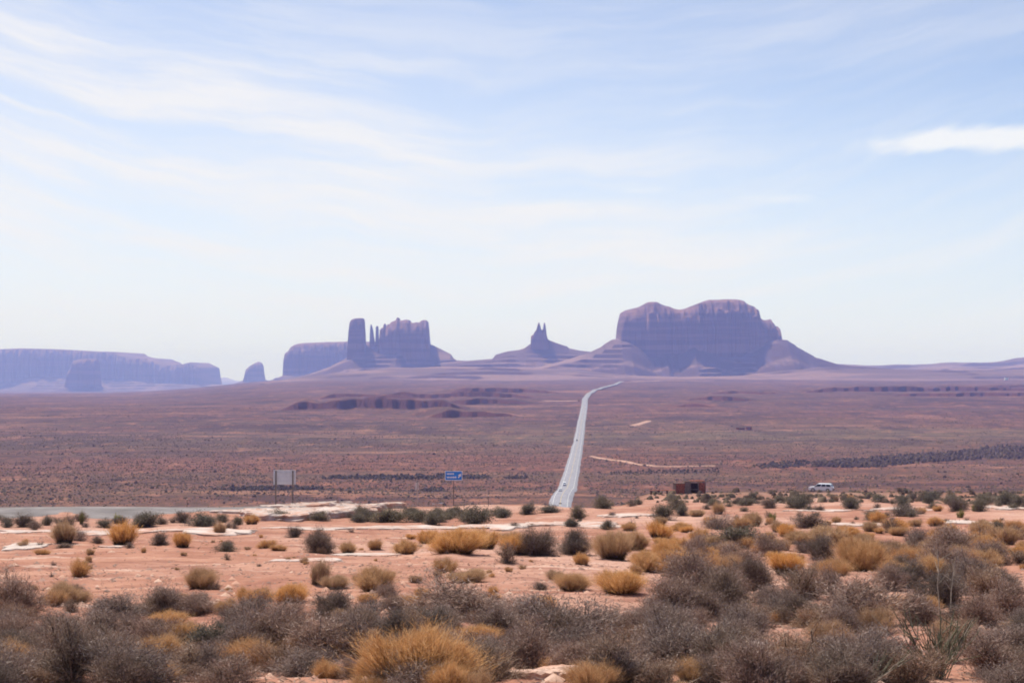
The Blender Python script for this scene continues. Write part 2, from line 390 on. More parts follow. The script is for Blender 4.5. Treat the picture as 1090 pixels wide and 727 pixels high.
M_GROUND = ground_mat()
M_CLIFF = rock_mat('red_cliff_rock', (0.140, 0.068, 0.055), (0.190, 0.094, 0.072))
M_TALUS = rock_mat('talus_rubble', (0.135, 0.072, 0.058), (0.215, 0.118, 0.090), talus=True)
M_LEDGE = rock_mat('dark_ledge_rock', (0.20, 0.085, 0.060), (0.29, 0.135, 0.092))
M_SLAB = slab_mat('pale_sandstone', (0.42, 0.325, 0.275), (0.54, 0.445, 0.39))
M_ROCK = slab_mat('red_sandstone', (0.45, 0.26, 0.185), (0.52, 0.35, 0.265))
M_ROAD = mat('weathered_asphalt', (0.250, 0.240, 0.258), 0.95, 0.14, 0.35, spec=0.05)
M_PAVE = mat('grey_gravel_pavement', (0.190, 0.168, 0.162), 0.95, 0.2, 0.25, spec=0.05)
M_LINE_Y = mat('yellow_road_paint', (0.55, 0.38, 0.06), 0.7, 0.15, 2)
M_LINE_W = mat('white_road_paint', (0.62, 0.62, 0.60), 0.7, 0.15, 2)
M_TRACK = mat('dirt_track_sand', (0.37, 0.21, 0.145), 0.95, 0.15, 0.05)

# ------------------------------------------------------------------ ground
ang = np.radians(np.concatenate([np.linspace(-180, -50, 40)[:-1], np.arange(-50, 50, 0.125), np.linspace(50, 180, 40)[:-1]]))
rad = np.concatenate([np.exp(np.linspace(math.log(1.2), math.log(11), 50))[:-1], np.exp(np.linspace(math.log(11), math.log(140), 420))[:-1], np.exp(np.linspace(math.log(140), math.log(34000), 300))])
A, R = np.meshgrid(ang, rad)
gx, gy = np.sin(A) * R, np.cos(A) * R
v = np.stack([gx, gy, T(gx, gy)], -1).reshape(-1, 3)
nr, nc = gx.shape
me = mesh_np('ground', v, grid_faces(nr, nc, True)[:, ::-1], smooth=True)
go = link('ground', me, M_GROUND); tag(go, kind='structure')

def strip(name, pts, width, m, lift, lo=1.2, n=6):
    """a road or track: pts are (x, y); follows the ground on a low bank"""
    P = np.array(pts, float); s = np.concatenate([[0], np.cumsum(np.hypot(*np.diff(P, axis=0).T))])
    step = max(3.0, s[-1] / 700); ss = np.linspace(0, s[-1], int(s[-1] / step) + 2)
    # smooth curve through the points
    cx, cy = np.interp(ss, s, P[:, 0]), np.interp(ss, s, P[:, 1])
    for _ in range(n):
        cx[1:-1] = (cx[:-2] + cx[1:-1] * 2 + cx[2:]) / 4; cy[1:-1] = (cy[:-2] + cy[1:-1] * 2 + cy[2:]) / 4
    tx, ty = np.gradient(cx), np.gradient(cy); L = np.hypot(tx, ty); nx, ny = ty / L, -tx / L
    z = T(cx, cy)
    for _ in range(8): z[1:-1] = (z[:-2] + z[1:-1] * 2 + z[2:]) / 4
    if callable(lift): z = z + lift(cx, cy)
    else: z = z + lift
    offs = np.array([-width / 2 - lo * 1.5, -width / 2, -width / 4, 0, width / 4, width / 2, width / 2 + lo * 1.5])
    dz = np.array([-lo, 0, 0.03, 0.05, 0.03, 0, -lo])
    vx = cx[:, None] + nx[:, None] * offs; vy = cy[:, None] + ny[:, None] * offs; vz = z[:, None] + dz
    me = mesh_np(name, np.stack([vx, vy, vz], -1).reshape(-1, 3), grid_faces(len(ss), 7), smooth=True)
    return link(name, me, m), (cx, cy, z, nx, ny)
def paint(name, path, off, wdt, m, road, i0=0, i1=None, lift=0.02):
    cx, cy, z, nx, ny = [q[i0:i1] for q in path]
    o = np.array([off - wdt / 2, off + wdt / 2])
    vv = np.stack([cx[:, None] + nx[:, None] * o, cy[:, None] + ny[:, None] * o, (z + lift + 0.05 * (1 - min(1, abs(off) / 4.7)))[:, None] + 0 * o], -1)
    ob = link(name, mesh_np(name, vv.reshape(-1, 3), grid_faces(len(cx), 2)), m); ob.parent = road
    return ob
hw = [(wx(-400, 118), 116), (wx(-150, 117), 117), (wx(0, 117), 117), (wx(150, 118), 118), (wx(280, 123), 123), (wx(380, 133), 133),
      (wx(460, 148), 148), (wx(520, 175), 175), (wx(566, 235), 235), (wx(585, 340), 340), (wx(590, 500), 500), (wx(592, 660), 660)]
hw += [at(*p) for p in [(597.5, 530), (604, 521), (607.5, 507), (613, 483.5), (617.5, 460), (621.3, 437), (623, 424.5)]]
hw2 = [at(*p) for p in [(627, 419.5), (639, 414.5), (653, 410.5), (662, 407)]]
road, rp = strip('road', hw + hw2, 10.0, M_ROAD, lambda x, y: 0.12 + 0.9 * sst(y, 150, 900) + 3.0 * sst(y, 2500, 4500))
tag(road, kind='structure')
k_far = int(np.argmax(rp[1] > 3000)) or None
paint('road_marking', rp, 0.0, 0.16, M_LINE_Y, road, 0, k_far)
paint('road_marking', rp, 4.1, 0.15, M_LINE_W, road, 0, k_far, 0.02)
paint('road_marking', rp, -4.1, 0.15, M_LINE_W, road, 0, k_far, 0.02)
pull, _ = strip('pavement', [(wx(-400, 105), 104), (wx(-150, 105), 104.5), (wx(0, 106), 105.5), (wx(150, 109), 108), (wx(250, 113), 113.5), (wx(330, 119), 121)], 12.0, M_PAVE, 0.08, 0.5)
tag(pull, kind='structure')
for pts, wd in (([(672, 454), (680, 451.5), (690, 448.5)], 7), ([(545, 427.5), (580, 427.2), (616, 427)], 12), ([(630, 486), (700, 497), (760, 496)], 2.5),
                ([(545, 402.5), (557, 401.5), (590, 401.8)], 40), ([(668, 406.3), (700, 405.6), (760, 405.5)], 22)):
    tr, _ = strip('path', [at(*p) for p in pts], wd, M_TRACK, lambda x, y: 0.3 + y / 2500.0, 1.5); tag(tr, kind='structure')

# ------------------------------------------------------------------ rock formations
def tr(table):
    t = np.array(table, float); return t[:, 0], t[:, 1]
def mesa_part(name, D, top, depth, parent, m=None, foot=408, dx=0.55, front=None, cap=None, seed=1, flute=1.0, pad=3.0, lean=0.0, xr=None):
    """cliffs with a traced skyline: footprint with fluted front and back walls, real depth"""
    px, py = tr(top)
    s = D / F
    x = np.arange(px[0] - 0.01, px[-1] + dx, dx); skyl = np.interp(x, px, py)
    X = (x - 545) * s
    H = wz(skyl, D)                          # skyline height
    z0 = wz(foot, D)
    # wall offsets in metres, denser rows near the two walls
    hd = depth / 2
    w0 = np.array([-1.0, 0.0, 4, 8, 13, 20, 30, 45, 70, 110])
    w0 = w0[w0 < hd * 0.9]
    fl = (fbm(X / 95, X * 0 + seed, seed) * 26 + fbm(X / 24, X * 0, seed + 3, 3) * 20) * flute
    mid = np.sqrt(np.clip(1 - ((x - (px[0] + px[-1]) / 2) / ((px[-1] - px[0]) / 2 + pad)) ** 2, 0.10, 1))
    hdx = hd * (0.55 + 0.45 * mid)
    rows = []
    fmax = float(np.interp(w0[-1], [-1, 0, 4, 8, 13, 20, 30, 45, 70, 110], [0, 0.0, 0.42, 0.72, 0.80, 0.83, 0.90, 0.93, 0.98, 1.0])) if cap is None else float(cap(w0[-1]))
    for sgn in (-1, 1):
        seq = w0 if sgn < 0 else w0[::-1]
        for wv in seq:
            frac = np.interp(wv, [-1, 0, 4, 8, 13, 20, 30, 45, 70, 110], [0, 0.0, 0.42, 0.72, 0.80, 0.83, 0.90, 0.93, 0.98, 1.0])
            if cap is not None: frac = cap(wv)
            frac = min(1.0, float(frac) / fmax)
            wm = wv * min(1.0, hd / 90.0) if hd < 90 else wv
            f2 = fl if sgn < 0 else fl[::-1]
            Yr = sgn * (hdx + f2 * min(1, hd / 150) - max(wm, 0) * (1 + 0.0 * x))
            jit = 1 + 0.10 * vn(X / 18, X * 0 + wv, seed + 9) * (0.2 < frac < 0.95)
            Zr = z0 - 30 + (H - z0 + 30) * np.clip(frac * jit, 0, 1)
            rows.append(np.stack([X + lean * Yr, D + Yr, Zr], -1))
    V = np.array(rows); nrw, ncl = V.shape[:2]
    V = V.reshape(-1, 3); Fc = grid_faces(nrw, ncl)
    me = mesh_np(name, V, Fc); return link(name, me, m or M_CLIFF, parent)
def talus_part(name, D, ridge, junction, depth, parent, foot=404, dx=1.1, seed=1, m=None, back=None, run=2.0):
    """rubble apron: ridge = its skyline either side, junction = where it meets the cliff in front"""
    px, py = tr(ridge); jx, jy = tr(junction); s = D / F
    x = np.arange(px[0], px[-1] + dx, dx); X = (x - 545) * s
    R_ = wz(np.interp(x, px, py), D)
    J = wz(np.interp(x, jx, jy), D)
    z0 = wz(foot, D) - 20
    J = np.maximum(J, z0); R_ = np.maximum(R_, z0)
    hd = depth / 2
    t = np.concatenate([np.linspace(0, 1, 90)])
    rows = []
    rug = lambda Yv: 7 * fbm(X / 70, Yv / 70, seed) + 16 * fbm(X / 60, X * 0 + Yv / 400, seed + 5, 3)
    for k in t[::-1]:                                                   # front apron, far to near wall
        L = (J - z0) * run + 40
        Yv = -(hd + 0 * x) - L * k
        prof_ = (1 - k) ** 1.45
        bench = 0.06 * np.sin(k * 17 + 2.0 * fbm(X / 300, X * 0, seed + 2)) * (1 - k) * k * 2
        zz = z0 + (J - z0) * np.clip(prof_ + bench, 0, 1) + rug(Yv) * (k * (1 - k) * 3 + 0.08)
        sb = zz / 26.0 + 0.35 * fbm(X / 500, X * 0, seed + 8, 2); fl_ = np.floor(sb)                      # level rock bands, broken along their length
        zz = zz + (fl_ + sst(sb - fl_, 0.30, 0.60) - sb) * 26.0 * 0.75 * sst(fbm(X / 170, Yv / 260, seed + 6, 3), -0.05, 0.30)
        rows.append(np.stack([X, D + Yv, zz], -1))
    for k in np.linspace(0, 1, 8)[1:]:                                  # up to the ridge line under the cliffs
        rows.append(np.stack([X, D + (-hd + hd * k) + 0 * X, J + (R_ - J) * k + 0 * X], -1))
    for k in np.linspace(0, 1, 10)[1:]:
        rows.append(np.stack([X, D + hd * 2.2 * k + 0 * X, z0 + (R_ - z0) * (1 - k) ** 1.3 + 0 * X], -1))
    V = np.array(rows); me = mesh_np(name, V.reshape(-1, 3), grid_faces(*V.shape[:2]), smooth=False)
    return link(name, me, m or M_TALUS, parent)

G_B = 'sandstone buttes and mesas on the horizon'
# far left long mesa
D = 15000; e = tag(empty('mesa', (wx(110, D), D, wz(416, D))), 'long flat pale blue mesa spanning the far left of the horizon', 'mesa', G_B)
def kid(f, *a, **k):
    o = f(*a, **k); p = o.parent
    if p is not None: o.matrix_parent_inverse = Matrix.Translation(-p.location)
    return o
kid(mesa_part, 'cliff', D, [(-140,378),(-60,374.5),(0,374),(45,372),(85,373),(120,375),(138,375.5),(141,378),(150,380.5),(170,382),(178,385),(186,389.5),(196,388.5),(205,388),(213,386),(219,389),(223,391),(224.5,400),(226,409)], 1500, e, foot=411, seed=21, flute=2.2)
kid(talus_part, 'talus_slope', D, [(-160,402),(-100,399),(100,401),(170,404),(226,409),(262,410.5),(300,411.5)], [(-160,408),(-60,400),(0,402),(35,407),(60,401),(105,400),(130,404),(160,405),(185,408),(226,410),(300,413)], 1500, e, foot=421, seed=22, run=3.2)
D = 12600; e = tag(empty('butte', (wx(88, D), D, wz(417, D))), 'square blue grey butte standing in front of the long left mesa', 'butte', G_B)
kid(mesa_part, 'cliff', D, [(70,417),(72,408),(74,398),(79,388),(80,384),(86,382.5),(96,382),(103,383),(104.3,390),(105,405),(107,417)], 240, e, foot=418, seed=23, dx=0.35)
kid(talus_part, 'talus_slope', D, [(52,417),(68,412),(74,409),(104,410),(118,414),(130,418)], [(52,419),(70,413),(88,411),(105,412),(130,420)], 240, e, foot=421, seed=24)
D = 14000; e = tag(empty('butte', (wx(271, D), D, wz(410, D))), 'small lone blue butte with slanted top in the gap between mesas', 'butte', G_B)
kid(mesa_part, 'cliff', D, [(258.5,410),(260,404),(261.5,397),(263,392.5),(266,390),(269,388.5),(273,386),(275.5,385),(278,386),(279.5,388),(280.5,397),(282,404),(283,410)], 200, e, foot=411, seed=25, dx=0.3)
kid(talus_part, 'talus_slope', D, [(236,411),(252,407.5),(260,404.5),(282,404),(296,408),(312,412)], [(236,412.5),(262,406.5),(280,406),(312,413)], 200, e, foot=413.5, seed=26)
# very far pale ridge seen through the gap
D = 30000; rid = mesa_part('hills', D, [(150,409),(215,407),(228,402),(238,405.5),(262,406),(290,405.5),(305,403.5),(330,405),(420,408)], 3000, None, foot=415, seed=27, dx=1.5); tag(rid, kind='structure')
# mesa behind the castle
D = 11500; e = tag(empty('mesa', (wx(345, D), D, wz(404, D))), 'flat topped blue mesa partly hidden behind the tall rock tower', 'mesa', G_B)
kid(mesa_part, 'cliff', D, [(305.5,404),(306.5,395),(307,380),(308.5,375.5),(311,374.5),(314,370),(318,367.5),(326,366),(350,365),(375,364.5),(400,364.5),(430,365.5),(445,372),(448,400)], 800, e, foot=405, seed=28, dx=0.5)
kid(talus_part, 'talus_slope', D, [(262,413),(283,409),(297,402.5),(306,397),(330,396),(440,394),(470,400)], [(262,414),(290,407),(308,401),(340,399),(400,397),(470,402)], 800, e, foot=414, seed=29)

# castle group
D = 8500
e = tag(empty('butte', (wx(430, D), D, wz(392, D))), 'castle shaped purple butte with jagged towers right of the spires', 'butte', G_B)
kid(mesa_part, 'cliff', D, [(404.6,395),(404.8,364),(405.2,351),(406,349.5),(407.4,349),(408.3,351),(409,345.5),(409.8,344.3),(410.6,349),(411.6,350),(412.3,346.5),(413.5,345),(415,346),(416.5,343.3),(419,342.3),(422.3,341.3),(423.3,338.3),(424.6,338.5),(425.3,341),(427,341.6),(430,341),(434,340.6),(436.5,341.2),(437.6,343.6),(441,344.2),(444,343.3),(447,343.8),(448.5,341.8),(451,341),(454,341),(455.6,342.5),(456.4,350),(457,360),(457.8,367),(458.5,380),(459,395)], 330, e, foot=396, seed=31, dx=0.25, flute=0.8)
kid(talus_part, 'talus_slope', D, [(300,405),(330,398),(350,391),(362,385),(370,380),(380,374),(388,366.5),(394,365),(405,364),(420,364),(457,366),(462,368),(469,371.5),(474,374),(480,377),(482.5,381),(486,383.5),(505,384.5),(530,386),(560,390)],
    [(300,406),(335,399),(352,394),(370,386),(378,384),(390,383.5),(402,381),(412,379.5),(420,377.5),(424.5,376),(430,379.5),(434,385),(445,388.5),(455,389),(463,388.5),(470,384),(480,384),(500,388),(560,393)], 330, e, foot=403, seed=32, dx=0.7, run=1.7)
o = mesa_part('rock_tower', D - 60, [(369.6,392),(370,380),(370.6,365),(371.4,353),(372.4,344),(374,341),(377,339.5),(381,338.9),(386.5,338.9),(387.8,340.5),(388.2,350),(388.6,354),(388,362),(389.2,370),(390,392)], 130, None, foot=391, seed=33, dx=0.3, flute=0.5)
tag(o, 'thick square topped rock tower at the left of the castle butte', 'rock tower', G_B)
o = mesa_part('rock_spire', D - 40, [(393.2,388),(393.6,365),(394,352),(394.4,346.5),(395.1,345),(395.9,348),(397,351.5),(397.8,358),(398.4,361),(398.9,366),(400,388)], 40, None, foot=390, seed=34, dx=0.2, flute=0.3)
tag(o, 'pointed thin rock spire next to the thick tower', 'rock spire', G_B)
o = mesa_part('rock_spire', D - 20, [(399.0,388),(399.6,364),(400.1,352),(400.2,348.2),(401.2,347),(402.4,347.3),(402.8,351),(402.4,353),(403,360),(403.8,366),(405,388)], 36, None, foot=390, seed=35, dx=0.2, flute=0.3)
tag(o, 'thin blunt knobbed rock spire hugging the castle butte wall', 'rock spire', G_B)
# throne spires
D = 8000
e = tag(empty('butte', (wx(575, D), D, wz(390, D))), 'small throne shaped butte with twin pointed spires above sloping rubble', 'butte', G_B)
kid(mesa_part, 'cliff', D, [(564.4,385),(564.8,368),(565.1,358),(566,357),(567.6,356.6),(568.6,354),(570.2,352),(571.4,350),(572,346.5),(573,343.7),(574,343.3),(574.8,346.4),(575.8,350),(576.5,351.5),(577.4,351),(578,350),(578.6,346),(579.1,343.8),(579.9,343.5),(580.4,346),(581.1,350),(581.7,356),(582.6,360),(584,362),(586,385)], 90, e, foot=386, seed=41, dx=0.2, flute=0.4)
kid(talus_part, 'talus_slope', D, [(470,386),(503,383.6),(524,382),(526,379.8),(527.5,377.6),(540,374),(552,372.6),(558,370.7),(564,366.5),(570,363),(584,361.8),(592,365),(600,367.6),(603.5,368.5),(605.5,370.6),(617.5,373.2),(627,374.2),(640,376),(665,380),(700,386)],
    [(470,388),(524,384.5),(545,378),(560,375.5),(572,376),(580,377),(590,376.5),(604,376),(620,378),(640,381),(700,390)], 120, e, foot=402.5, seed=42, dx=0.6, run=2.2)
# big butte at right
D = 7600
e = tag(empty('butte', (wx(742, D), D, wz(390, D))), 'largest broad dark purple butte right of the highway with stepped cap', 'butte', G_B)
kid(mesa_part, 'cliff', D, [(657.6,390),(658,372),(658.2,352),(659,343),(660.4,337),(662,332.5),(664,331.3),(670,330),(678,328.2),(682,325.8),(686,323.6),(690,323.2),(695,323.3),(699,325.5),(703,327.2),(709,328.2),(713,330.2),(717,331.1),(721,331.2),(725,330.2),(732,327.6),(738.5,324.9),(744,322.8),(749,321.3),(760,321),(770,320.5),(778,320.6),(783,321.4),(787,322.2),(790,325),(794,326.8),(798,328.2),(799.8,331),(801.5,336.5),(803.3,340),(807,342),(811,341.7),(815.5,340.8),(817.6,344.5),(819.5,349),(821,350.4),(822,349.3),(823,347.8),(824,350.5),(824.9,354),(825.2,363),(826.5,376),(828,390)], 620, e, foot=390, seed=51, dx=0.4, flute=1.1,
    cap=lambda wv: np.interp(wv, [-1, 0, 4, 8, 13, 20, 30, 45, 70, 110], [0, 0, 0.50, 0.80, 0.82, 0.84, 0.86, 0.945, 0.955, 1.0]))
kid(talus_part, 'talus_slope', D, [(560,394),(600,384),(627,375.5),(634,372),(640.5,369),(643,366.6),(648,363.6),(651,361.7),(657,360.6),(668,360),(810,360),(825,360.5),(828,362.8),(833,366.8),(837,368.6),(840.7,371),(842.5,373.4),(852,378),(862.5,382.6),(876,386),(900,390),(940,393),(1000,396)],
    [(560,396),(625,382),(645,372),(657,365),(666,368),(676,374),(684,381),(690,384),(696,381.5),(702,376.8),(707,381),(714,379.5),(722,376),(731,371),(738,374),(750,377.5),(757,381.5),(768,382.5),(777,382),(786,378.5),(797,373),(808,366.5),(818,363.5),(826,363.5),(838,371.5),(855,381),(880,389),(1000,398)], 620, e, foot=403, seed=52, dx=0.7, run=1.6)
# low hills: pedestal below the buttes and the range running off to the right
def hills(D, crest, depth, foot, seed, m, steps=3):
    px, py = tr(crest); s = D / F; x = np.arange(px[0], px[-1], 1.2); X = (x - 545) * s
    C = wz(np.interp(x, px, py), D); rows = []
    for k in np.concatenate([np.linspace(-1, 0, 110), np.linspace(0.05, 1, 20)]):
        Yv = k * depth + 60 * fbm(X / 260, X * 0, seed)
        a = 1 - abs(k) ** 1.2 if k > 0 else 1 + k
        st = a
        if k < 0:
            kk = a * steps + 0.25 * fbm(X / 420, X * 0, seed + 4, 3); mk_ = 0.85 * sst(fbm(X / 260, X * 0 + k * 3, seed + 5, 3), -0.15, 0.25)
            st = (np.floor(kk) + sst(kk - np.floor(kk), 0.42, 0.58)) / steps; st = mk_ * st + (1 - mk_) * a
        if False:
            st = (np.floor(a * steps) + sst(a * steps - np.floor(a * steps), 0.42, 0.55)) / steps; st = 0.8 * st + 0.2 * a
        z0 = np.minimum(wz(foot, D) - 15, C - 14)
        rows.append(np.stack([X, D + Yv, z0 + (C - z0) * np.clip(st, 0, 1) + 5 * fbm(X / 120, Yv / 120, seed + 1) + 9 * fbm(X / 380, Yv / 300, seed + 2) * (a * (1 - a) * 4)], -1))
    V = np.array(rows); return tag(link('hills', mesh_np('hills', V.reshape(-1, 3), grid_faces(*V.shape[:2])), m), kind='structure')
hills(7000, [(255,413.5),(285,408),(310,404),(340,399.5),(370,395.5),(420,392),(480,390.5),(530,390.5),(600,392.5),(640,396),(670,400),(720,401),(790,400),(830,395),(870,391),(930,393),(1000,394),(1090,393),(1300,395)], 700, 404.5, 61, M_TALUS, 4)
hills(10500, [(780,390),(860,387),(876,386.3),(895,387.8),(915,389),(935,389),(952,388.2),(972,388.3),(985,387.8),(1000,386.2),(1030,385.8),(1058,385.6),(1068,384.5),(1076,382.6),(1085,381),(1100,379.5),(1160,378),(1300,380)], 900, 400, 63, M_TALUS, 3)
hills(9000, [(840,396),(900,392.5),(960,393.5),(1010,391),(1050,392.5),(1090,390),(1200,391),(1300,393)], 600, 402, 65, M_TALUS, 3)

# low dark ledges on the valley floor
def ledge(label, edges, back, x0, x1, seed):
    """terraced outcrop: edges = list of (trace of the foot line in the photo, height in m)"""
    x = np.arange(x0, x1, 0.7)
    E = []
    for trace, h in edges:
        px, py = tr(trace); Dk = np.array([at(a, b)[1] for a, b in trace]); E.append((np.interp(x, px, Dk), h, px))
    d0 = min(np.min(q[0]) for q in E) - 60; d1 = max(np.max(q[0]) for q in E) + back
    ys = np.unique(np.concatenate([np.arange(d0, d1 - back * 0.55, 5.0), np.linspace(d1 - back * 0.55, d1, 30)]))
    rows = []
    for y in ys:
        X = (x - 545) / F * y
        z = T(X, X * 0 + y) - 1.5
        for k, (ed, h, px) in enumerate(E):
            wob = 55 * fbm(X / 90, X * 0 + y / 900, seed + k, 4) + 35 * fbm(X / 30, X * 0, seed + k + 40, 2)
            ew = 30 * vn(x * 0 + y / 90, x * 0, seed + k + 3); win = sst(x, px[0] + ew, px[0] + 40 + ew) * (1 - sst(x, px[-1] - 45 - ew, px[-1] - ew))
            q = y - ed - wob
            up = 0.15 * sst(q, -30, 0) + 0.85 * sst(q, 0, 6)
            z = z + h * win * up * (1 - sst(q, 40, 420)) * np.clip(0.95 + 0.7 * vn(X / 170, X * 0, seed + k + 7) + 0.5 * vn(X / 42, X * 0, seed + k + 17), 0.65, 1.2)
        z = z - 3.0 * (sst(y, d1 - 200, d1) + 1 - sst(y, d0, d0 + 40)) - 3.0 * (1 - sst(x, x0, x0 + 12)) - 3.0 * sst(x, x1 - 12, x1)
        rows.append(np.stack([X, X * 0 + y, z], -1))
    V = np.array(rows); o = link('rock_ledge', mesh_np('rock_ledge', V.reshape(-1, 3), grid_faces(*V.shape[:2])), M_GROUND)
    tag(o, label, 'rock ledge', 'rock ledges on the valley floor'); return o
ledge('dark red terraced ledge below the castle butte, left of the highway', [([(296,437),(345,435.5),(420,435.5),(505,437)], 19), ([(320,431.5),(370,430.5),(480,430)], 12), ([(326,425),(360,424),(412,424)], 12), ([(390,424.5),(450,424),(580,423)], 16), ([(432,445),(470,444.5),(500,444),(565,443)], 15), ([(455,418.5),(510,418),(600,418)], 12), ([(470,431),(520,430),(580,430)], 13)], 1700, 290, 612, 71)
ledge('thin dark ledge at the foot of the hills on the far right', [([(830,417),(900,416.5),(950,417),(1000,416.5),(1180,416)], 14), ([(925,421.5),(1000,422),(1180,421.5)], 9), ([(960,413),(1010,412.5),(1180,412)], 8)], 1400, 825, 1180, 75)
ledge('short dark ledge midway between the highway and the right edge', [([(722,427),(770,426),(812,426.5)], 9), ([(742,419.5),(790,419),(845,419.5)], 11), ([(690,434),(730,433.5),(790,433.5)], 7)], 900, 690, 850, 79)

# ------------------------------------------------------------------ pale sandstone slabs on the near hill
def slab_mesh(a, b, t, seed, tilt=0.0):
    r = np.random.default_rng(seed); n = 72; th = np.linspace(0, 2 * np.pi, n, endpoint=False)
    rr = 1 + 0.22 * np.cos(2 * th + r.uniform(0, 6)) * r.uniform(0, 1) + 0.16 * np.cos(3 * th + r.uniform(0, 6)) + 0.55 * fbm(np.cos(th) * 2.2 + seed, np.sin(th) * 2.2, seed, 5)
    rings = []
    for f, z in ((1.04, -0.35), (1.03, 0.25 * t), (0.99, 0.40 * t), (1.0, 0.8 * t), (0.93, t), (0.6, 1.03 * t), (0.25, 1.05 * t)):
        q = rr * f + r.normal(0, 0.02, n)
        zz = z + (r.normal(0, 0.05 * t, n) if z > 0 else 0) + tilt * np.cos(th) * f * a * (1 if z > 0 else 0)
        rings.append(np.stack([np.cos(th) * q * a, np.sin(th) * q * b, zz + 0 * th], -1))
    V = np.concatenate(rings); Fq = grid_faces(len(rings), n, True)
    return V, Fq, n, len(rings)
def slab(px, py, wpx, dep, t, label, seed, m=M_SLAB, rz=0.0, tilt=0.0, name='sandstone_slab', group='pale sandstone slabs on the near hill'):
    x, y = at(px, py); a = wpx / F * y / 2
    V, Fq, n, k = slab_mesh(a, dep / 2, t, seed, tilt)
    me = bpy.data.meshes.new(name); fs = [tuple(q) for q in Fq.tolist()] + [tuple(range((k - 1) * n, k * n))]
    # lay the slab on the slope
    c, s = math.cos(rz), math.sin(rz); VX = V[:, 0] * c - V[:, 1] * s; VY = V[:, 0] * s + V[:, 1] * c
    z0 = Tz(x, y); gxv = (Tz(x + 2, y) - Tz(x - 2, y)) / 4; gyv = (Tz(x, y + 2) - Tz(x, y - 2)) / 4
    sag = T(x + VX, y + VY) - z0
    VZ = V[:, 2] + 0.8 * sag + 0.2 * (VX * gxv + VY * gyv)
    me.from_pydata(np.stack([VX, VY, VZ], -1).tolist(), [], fs); me.update()
    o = link(name, me, m, None, (x, y, z0)); tag(o, label, 'rock slab', group); return o
SL = [ # px, py, width px, depth m, thickness, label
 (590,722,100,1.0,0.10,'pale flat slab at the bottom edge right of the big golden bush'),
 (793,693,44,0.9,0.14,'cream slab half buried among grey shrubs in the lower right thicket'),
 (762,722,52,0.7,0.12,'low cream slab on the bottom edge under the brown shrubs'),
 (962,690,22,0.4,0.14,'small pale stone block beside the green jointed bush'),
 (315,712,40,0.5,0.08,'thin pale slab peeping between grey shrubs at the lower left'),
 (325,596,90,2.2,0.06,'long whitish slab in front of the dark round shrub'),
 (390,591,70,2.0,0.10,'short whitish slab behind the tan tufts'),
 (120,582,36,2.2,0.12,'small white slab under the golden bushes at left'),
 (28,582,50,2.0,0.12,'white slab near the left edge under small rusty tufts'),
 (30,566,70,4.0,0.16,'broad pale slab at the far left edge below the pavement'),
 (115,567,90,4.0,0.15,'broad pale slab behind the two golden bushes at left'),
 (215,565,130,5.0,0.18,'broad pale slab below the olive shrubs left of the signboard'),
 (330,563,110,4.0,0.15,'pale bare slab under the grey signboard'),
 (430,562,150,4.5,0.15,'long pale slab below the olive shrub row'),
 (540,560,90,5.0,0.20,'pale slab left of the highway at the crest'),
 (610,558,110,8.0,0.20,'wide pale bare slab at the foot of the highway view'),
 (668,549,70,10.0,0.25,'pale rounded slab just left of the vendor stall bushes'),
 (640,561,70,4.0,0.15,'pale slab in front of the dark olive shrub by the highway'),
 (880,544,110,5.0,0.20,'pale slab strip below the parked car'),
 (960,543,70,5.0,0.20,'pale slab strip right of the parked car'),
 (1070,541,60,6.0,0.25,'pale slab at the right edge behind olive shrubs'),
 (920,558,90,4.0,0.16,'pale slab in front of the dark shrub below the car'),
 (1030,556,70,3.0,0.14,'pale slab near the right edge of the sandy flat'),
 (300,551,90,7.0,0.5,'big whitish slickrock slab under the signboard'),
 (345,547,80,6.0,0.5,'whitish slickrock slab split by a dark crack'),
 (378,549,60,4.0,0.55,'tilted whitish slickrock slab right of the dark crack'),
 (392,543,60,4.0,0.5,'upper thin slickrock slab left of the olive shrub row'),
 (320,542,90,4.0,0.5,'thin upper slickrock slab behind the signboard stones'),
 (362,541,34,1.2,0.45,'narrow tilted slickrock strip above the dark crack'),
 (384,546,40,1.2,0.45,'narrow tilted slickrock strip beside the olive shrub row'),
 (355,551,44,1.4,0.40,'narrow slickrock strip below the dark crack'),
 (302,545,40,1.2,0.40,'narrow slickrock strip right under the signboard posts'),
 (284,549,36,1.3,0.35,'narrow slickrock strip near the pavement end'),
 (267,547,60,5.0,0.3,'whitish slickrock slab where the grey pavement ends'),
]
for i, (px, py, wp, dep, t, lb) in enumerate(SL):
    if 5 <= i <= 22: t *= 0.45; dep *= 0.8; wp *= 0.85
    slab(px, py, wp, dep, t, lb, 300 + i, M_ROCK if i in (0, 4) else M_SLAB, rz=(0.45 if 29 <= i <= 33 else 0.12 if 23 <= i else random.uniform(-0.1, 0.1)), tilt=0.03 if i >= 23 else 0)
for px, py, wp, t, lb in ((469.5,536,6,0.35,'small bright white stone beside the distant road bend'), (461.5,536.5,3,0.25,'tiny white stone next to the bright white stone')):
    slab(px, py, wp, 0.5, t, lb, int(px), mat('white_stone', (0.75, 0.73, 0.70)), name='white_stone', group='white stones by the road')

